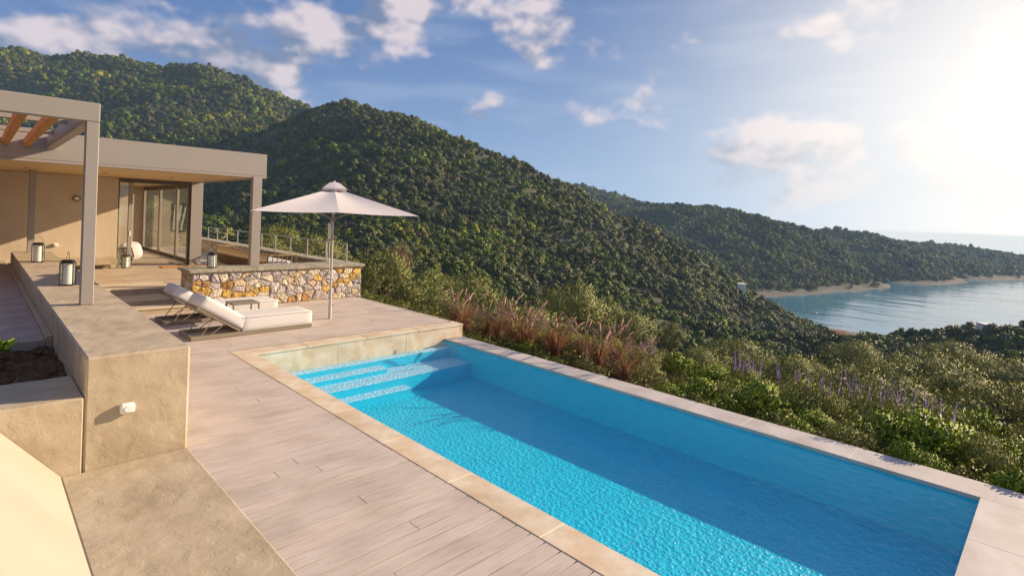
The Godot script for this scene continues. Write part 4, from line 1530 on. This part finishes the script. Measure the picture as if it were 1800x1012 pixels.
func garden() -> void:
	var olive_d := Color(.115, .135, .035)
	var olive_l := Color(.32, .33, .105)
	var kinds := []
	for k in 4:
		kinds.append([crown(200 + k, Vector3(1.0, 0.80, 1.0), 16, 5200, Vector2(0.085, 0.020), olive_d, olive_l, 0.55, 0.7), branchy(300 + k, 1.55, 0.8)])
	# x, y of crown centre, z, radius, half height
	var olives := [[12.9, -1.0, -20.9, 1.4, 1.5], [15.8, -2.4, -22.3, 1.7, 1.4], [14.5, -2.0, -15.0, 2.0, 1.3], [21.1, -2.6, -17.0, 1.7, 1.8], [13.2, 0.0, -33.6, 1.4, 1.2], [12.4, -0.1, -26.5, 1.5, 1.2],
		[11.0, -0.2, -29.0, 1.1, 1.0], [12.0, -0.9, -22.6, 1.1, 1.1], [17.9, -2.6, -4.0, 1.25, 0.85], [37.9, -5.9, -4.7, 2.5, 1.5], [16.9, -2.0, -0.8, 1.1, 0.95], [46.0, -6.9, -2.3, 2.5, 1.5],
		[23.9, -4.4, -11.4, 1.5, 0.9], [13.4, -1.9, -12.0, 1.2, 0.8], [15.0, -2.2, -18.8, 1.2, 0.9], [24.7, -4.4, -9.3, 1.4, 0.8], [30.6, -5.5, -9.0, 1.4, 0.9], [43.1, -6.9, -8.0, 1.8, 1.1],
		[62.0, -9.0, -6.1, 3.0, 1.7], [15.6, -2.0, -2.6, 0.95, 0.75], [20.5, -3.2, -6.6, 1.2, 0.9], [27.0, -4.2, -2.6, 1.6, 1.1], [29.5, -4.4, -20.0, 2.0, 1.5], [36.0, -6.6, -15.0, 2.1, 1.4], [52.0, -8.6, -12.0, 2.4, 1.5], [22.0, -3.0, -26.0, 1.9, 1.6], [33.0, -5.5, -5.5, 1.8, 1.2], [24.0, -3.4, -33.0, 2.0, 1.6]]
	rng.seed = 61
	for k in olives.size():
		var q: Array = olives[k]
		var ground := near_land(q[0], q[2])
		var o := thing("olive_tree", "olive tree with loose grey green foliage on the garden slope", "tree", Vector3(q[0], ground, q[2]), 0.0, "olive trees on the garden slope")
		var v: Array = kinds[k % 4]
		var c := part("crown", v[0], M.leaf, o, Vector3(0, q[1] - ground, 0))
		c.basis = Basis(Vector3.UP, rng.randf() * TAU).scaled(Vector3(q[3] * 1.15, q[4] * 1.3, q[3] * 1.15))
		var hi: float = q[1] - ground + q[4] * 0.6
		var t := part("trunk", v[1], M.bark, o)
		t.basis = Basis(Vector3.UP, rng.randf() * TAU).scaled(Vector3(q[3] * 0.95, maxf(hi, 0.5) / 1.55, q[3] * 0.95))
	# young upright tree
	var yc := crown(230, Vector3(0.7, 1.15, 0.7), 14, 3800, Vector2(0.085, 0.022), Color(.10, .115, .032), Color(.27, .27, .10), 0.6, 0.9)
	for q in [[19.9, -2.9, -12.6, 1.15, 1.05], [26.5, -3.9, -14.5, 1.1, 1.0]]:
		var g := near_land(q[0], q[2])
		var o := thing("young_tree", "young upright yellow green tree rising above the garden shrubs", "tree", Vector3(q[0], g, q[2]), 0.0, "young trees on the garden slope")
		part("crown", yc, M.leaf, o, Vector3(0, q[1] - g, 0)).scale = Vector3(q[3], q[4], q[3])
		part("trunk", kinds[0][1], M.bark, o).scale = Vector3(0.6, (q[1] - g + 0.6) / 1.55, 0.6)
	# bare dry shrub
	var bare := thing("bare_shrub", "leafless brown twiggy shrub among the olive trees", "shrub", Vector3(17.3, near_land(17.3, -26.4), -26.4))
	var r := RandomNumberGenerator.new()
	r.seed = 4
	var st := SurfaceTool.new()
	st.begin(Mesh.PRIMITIVE_TRIANGLES)
	var top := 6.3
	for k in 60:
		var a := Vector3(0, top * 0.62, 0) + rnd_dir(r) * 0.3
		var d := rnd_dir(r)
		d.y = absf(d.y)
		var e := Vector3(0, top * 0.72, 0) + d * r.randf_range(.7, 1.25)
		var m := a.lerp(e, .5) + rnd_dir(r) * .12
		tube(st, [a, m, e], [.02, .013, .005], 4, false)
		for j in 5: tube(st, [m, e + rnd_dir(r) * .4], [.009, .003], 3, false)
	var twig := mat(Color(.26, .17, .10), .95)
	part("twigs", st.commit(), twig, bare)
	part("trunk", tube_mesh([Vector3(0, -.3, 0), Vector3(.1, 2, 0), Vector3(0, top * .65, 0)], [.12, .10, .06], 7), M.bark, bare)
	fountain_grass()
	shrubs()
	print("garden ", Time.get_ticks_msec())

func fountain_grass() -> void:
	var r := RandomNumberGenerator.new()
	r.seed = 15
	var tufts := []
	for v in 3:
		var l := Leaves.new()
		for k in 170:
			var t := r.randf() * TAU
			var out := Vector3(cos(t), 0, sin(t))
			var hgt := r.randf_range(.45, .85)
			var reach := r.randf_range(.15, .6)
			var p := out * r.randf_range(0, .10)
			var col := mixc(Color(.10, .030, .018), Color(.27, .12, .055), r.randf())
			var side := out.cross(Vector3.UP) * .006
			var prev := p
			for j in 4:
				var f := (j + 1) / 4.0
				var nx := p + out * reach * f * f + Vector3(0, hgt * (f - .35 * f * f), 0)
				var wd := side * (1.0 - f * .8)
				var nm := (out + Vector3.UP + rnd_dir(r) * .5).normalized()
				l.tri(prev - side * (1.2 - f), prev + side * (1.2 - f), nx, nm, col)
				l.tri(prev + side * (1.2 - f), nx + wd, nx, nm, col)
				prev = nx
		tufts.append(l.mesh())
	var plumes := []
	for v in 3:
		var l := Leaves.new()
		var bend := r.randf_range(.10, .26)
		var curve := func(f: float) -> Vector3: return Vector3(bend * f * f + .08 * f, .95 * f - .16 * f * f * f, 0)
		for k in 12:
			var f := k / 12.0 * .75
			l.tri(curve.call(f) + Vector3(0, 0, .003), curve.call(f) - Vector3(0, 0, .003), curve.call(f + .0625), Vector3(0, .5, 1).normalized(), Color(.22, .12, .05))
		for k in 260:
			var f := lerpf(.70, 1.06, r.randf())
			var p: Vector3 = curve.call(f)
			var d := rnd_dir(r)
			var ax: Vector3 = (curve.call(f + .02) - curve.call(f)).normalized()
			var fat := .020 * sin(clampf((f - .68) / .40, 0.05, 1.0) * PI * .95) + .004
			var e := p + d * fat + ax * .02
			l.blade(p, e - p + ax * .012, d.cross(ax).normalized() * .0035, (d + Vector3.UP * .4).normalized(), mixc(Color(.33, .17, .12), Color(.62, .43, .32), r.randf()))
		plumes.append(l.mesh())
	rng.seed = 22
	for k in 17:
		var z := lerpf(-10.4, -5.2, k / 16.0) + rng.randf_range(-.2, .2)
		var x := 7.85 + rng.randf_range(0, 1.1) + (0.2 if k % 2 else 0.0)
		var g := near_land(x, z)
		var o := thing("fountain_grass", "clump of dark red fountain grass with arching tan plumes beside the pool rim", "ornamental grass", Vector3(x, g - .02, z), rng.randf() * TAU, "red fountain grass by the pool rim")
		o.scale = Vector3.ONE * rng.randf_range(.9, 1.3)
		part("blades", tufts[k % 3], M.leaf, o)
		for j in 13:
			var p := part("plume", plumes[rng.randi() % 3], M.leaf, o, Vector3.ZERO, Vector3(rng.randf_range(-.18, .18), rng.randf() * TAU, rng.randf_range(-.30, .1)))
			p.scale = Vector3.ONE * rng.randf_range(.75, 1.05)

func shrubs() -> void:
	var r := RandomNumberGenerator.new()
	r.seed = 44
	var leafy := []
	for v in 4:
		leafy.append(crown(400 + v, Vector3(.5, .36, .5), 16, 1500, Vector2(.052, .033), Color(.08, .13, .012), Color(.28, .36, .035), .5, .5))
	var grey := []
	for v in 3:
		grey.append(crown(420 + v, Vector3(.45, .34, .45), 14, 1300, Vector2(.05, .012), Color(.12, .14, .035), Color(.33, .34, .10), .6, .9))
	var stalk := tube_mesh([Vector3(0, -.15, 0), Vector3(.01, .12, 0), Vector3(-.01, .3, .01)], [.014, .011, .005], 5)
	rng.seed = 47
	var n := 0
	for k in 170:
		var z := rng.randf_range(-9.5, 2.2)
		var x := 7.58 + pow(rng.randf(), 1.5) * 5.5
		if z < -5.0 and x < 9.2 and rng.randf() < .75: continue
		var g := near_land(x, z)
		var green := rng.randf() < .55
		var s := rng.randf_range(.5, .95) * (1.0 if x > 8.1 else .7)
		var o: Node3D
		if green:
			o = thing("leafy_shrub", "low bright green broad leaved shrub in the border beyond the pool rim", "shrub", Vector3(x, g, z), rng.randf() * TAU, "leafy shrubs in the border")
			part("foliage", leafy[rng.randi() % 4], M.leaf, o, Vector3(0, .20, 0))
		else:
			o = thing("grey_shrub", "low grey green fine leaved shrub in the border beyond the pool rim", "shrub", Vector3(x, g, z), rng.randf() * TAU, "fine leaved shrubs in the border")
			part("foliage", grey[rng.randi() % 3], M.leaf, o, Vector3(0, .20, 0))
		part("stem", stalk, M.bark, o)
		o.scale = Vector3(s, s * rng.randf_range(.85, 1.2), s)
		n += 1
	# purple flower spikes
	var spikes := []
	for v in 3:
		var l := Leaves.new()
		for k in 8: l.tri(Vector3(0, .08 * k, .003), Vector3(0, .08 * k, -.003), Vector3(0, .08 * (k + 1), 0), Vector3(1, .3, 0).normalized(), Color(.09, .11, .04))
		for k in 190:
			var f := r.randf()
			var t := r.randf() * TAU
			var d := Vector3(cos(t), .35, sin(t)).normalized()
			var p := Vector3(0, .42 + .34 * f, 0)
			l.blade(p, d * (.022 * (1.1 - f * .75)), d.cross(Vector3.UP).normalized() * .007, d, mixc(Color(.10, .055, .26), Color(.26, .16, .48), r.randf()))
		spikes.append(l.mesh())
	rng.seed = 52
	for k in 14:
		var z := rng.randf_range(-6.0, 1.0)
		var x := rng.randf_range(8.9, 11.6)
		var g := near_land(x, z)
		var o := thing("purple_sage", "purple sage with slender upright violet flower spikes beyond the pool rim", "flowering plant", Vector3(x, g, z), rng.randf() * TAU, "purple sage in the border")
		part("foliage", grey[k % 3], M.leaf, o, Vector3(0, .22, 0)).scale = Vector3(.8, 1.0, .8)
		for j in rng.randi_range(5, 10):
			var p := part("flower_spike", spikes[rng.randi() % 3], M.leaf, o, Vector3(rng.randf_range(-.22, .22), .05, rng.randf_range(-.22, .22)), Vector3(rng.randf_range(-.16, .16), rng.randf() * TAU, rng.randf_range(-.16, .16)))
			p.scale = Vector3.ONE * rng.randf_range(.65, 1.0)
	# low cover over the rest of the slope
	var mm := MultiMesh.new()
	mm.transform_format = MultiMesh.TRANSFORM_3D
	mm.use_colors = true
	mm.mesh = crown(440, Vector3(.5, .32, .5), 10, 260, Vector2(.085, .045), Color(.6, .7, .4), Color(1.3, 1.25, 1.0), .5, .5)
	var spots := []
	rng.seed = 58
	for k in 5200:
		var d := 7.6 + 46.0 * pow(rng.randf(), 1.7)
		var z := rng.randf_range(-42.0, 4.5)
		if d < 9.0 and rng.randf() < .5: continue
		spots.append(Vector3(d, near_land(d, z), z))
	mm.instance_count = spots.size()
	for k in spots.size():
		var far: float = clampf((spots[k].x - 9.0) / 16.0, 0.0, 1.0)
		var s := rng.randf_range(.45, 1.0) * lerpf(.7, 2.2, far)
		mm.set_instance_transform(k, Transform3D(Basis(Vector3.UP, rng.randf() * TAU).scaled(Vector3(s, s * .9, s)), spots[k] + Vector3(0, .10 * s, 0)))
		var c := mixc(Color(.12, .15, .025), Color(.21, .19, .075), rng.randf())
		mm.set_instance_color(k, c)
	var mi := MultiMeshInstance3D.new()
	mi.name = numbered("ground_cover")
	mi.multimesh = mm
	mi.material_override = M.leaf
	add_child(mi)
	tag(mi, "low scrub and herbs covering the soil of the garden slope", "ground cover", "", "stuff")
	# little plant and hose in the planter
	var pl := thing("planter_seedling", "small bright green leafy plant at the edge of the soil planter", "plant", Vector3(.235, .60, -7.55))
	part("foliage", crown(450, Vector3(.13, .11, .13), 6, 70, Vector2(.075, .055), Color(.12, .22, .01), Color(.34, .46, .03), .4, .5), M.leaf, pl, Vector3(0, .10, 0))
	part("stem", tube_mesh([Vector3(0, -.05, 0), Vector3(.01, .1, 0)], [.008, .004], 5), M.bark, pl)
	var hose := thing("drip_hose", "thin grey irrigation hose curving over the soil of the planter", "hose", Vector3(.26, .60, -7.3))
	part("pipe", tube_mesh([Vector3(-.35, .0, .12), Vector3(-.08, .03, .08), Vector3(.0, .04, -.02), Vector3(-.02, .0, -.14)], [.011, .011, .011, .011], 8), mat(Color(.06, .06, .065), .6), hose)

# ---------------------------------------------------------------- far away
func afar() -> void:
	var b := thing("motor_boat", "small white motor boat on the bay off the beach", "boat", Vector3(654, SEA, -188), 0.5)
	part("hull", prism(PackedVector2Array([Vector2(-3.2, .9), Vector2(-2.9, -.2), Vector2(2.2, -.2), Vector2(3.6, 1.1)]), -1.0, 1.0), M.white, b)
	part("cabin", cbox(Vector3(1.6, .9, 1.4), .08), M.white, b, Vector3(-.4, 1.3, 0))
	var spots := [[Vector3(463, 0, -192), Vector3(9, 4.2, 7), false, "white flat roofed little house among the trees above the beach"], [Vector3(499, 0, -126), Vector3(10, 3.6, 7), true, "small house with red tiled roof by the shore"], [Vector3(348, 0, -25), Vector3(9, 3.2, 5.5), false, "low pale house in the clearing on the wooded spur"]]
	for s in spots:
		var at: Vector3 = s[0]
		at.y = height(at.x, at.z)
		var sz: Vector3 = s[1]
		var h := thing("small_house", s[3], "house", at, 0.6)
		slab("wall", Vector3(-sz.x / 2, -4, -sz.z / 2), Vector3(sz.x / 2, sz.y + 2, sz.z / 2), M.white if not s[2] else M.house, h, .02)
		if s[2]:
			part("roof", prism(PackedVector2Array([Vector2(-sz.x * .56, sz.y + 2.0), Vector2(sz.x * .56, sz.y + 2.0), Vector2(0, sz.y + 4.2)]), -sz.z * .56, sz.z * .56), mat(Color(.36, .13, .06), .9), h)
		else:
			slab("roof", Vector3(-sz.x * .53, sz.y + 2.01, -sz.z * .53), Vector3(sz.x * .53, sz.y + 2.3, sz.z * .53), M.white, h, .02)
		for k in 3:
			slab("window", Vector3(-sz.x * .35 + k * 2.6, 2.6, sz.z / 2 + .005), Vector3(-sz.x * .35 + k * 2.6 + 1.1, 4.0, sz.z / 2 + .05), M.metal_dark, h, .01)

func _ready() -> void:
	rng.seed = 1
	view_and_light()
	print("sky ", Time.get_ticks_msec())
	materials()
	land()
	terrace()
	pool()
	house()
	pergola()
	furniture()
	garden()
	woods()
	afar()
	print("done ", Time.get_ticks_msec())
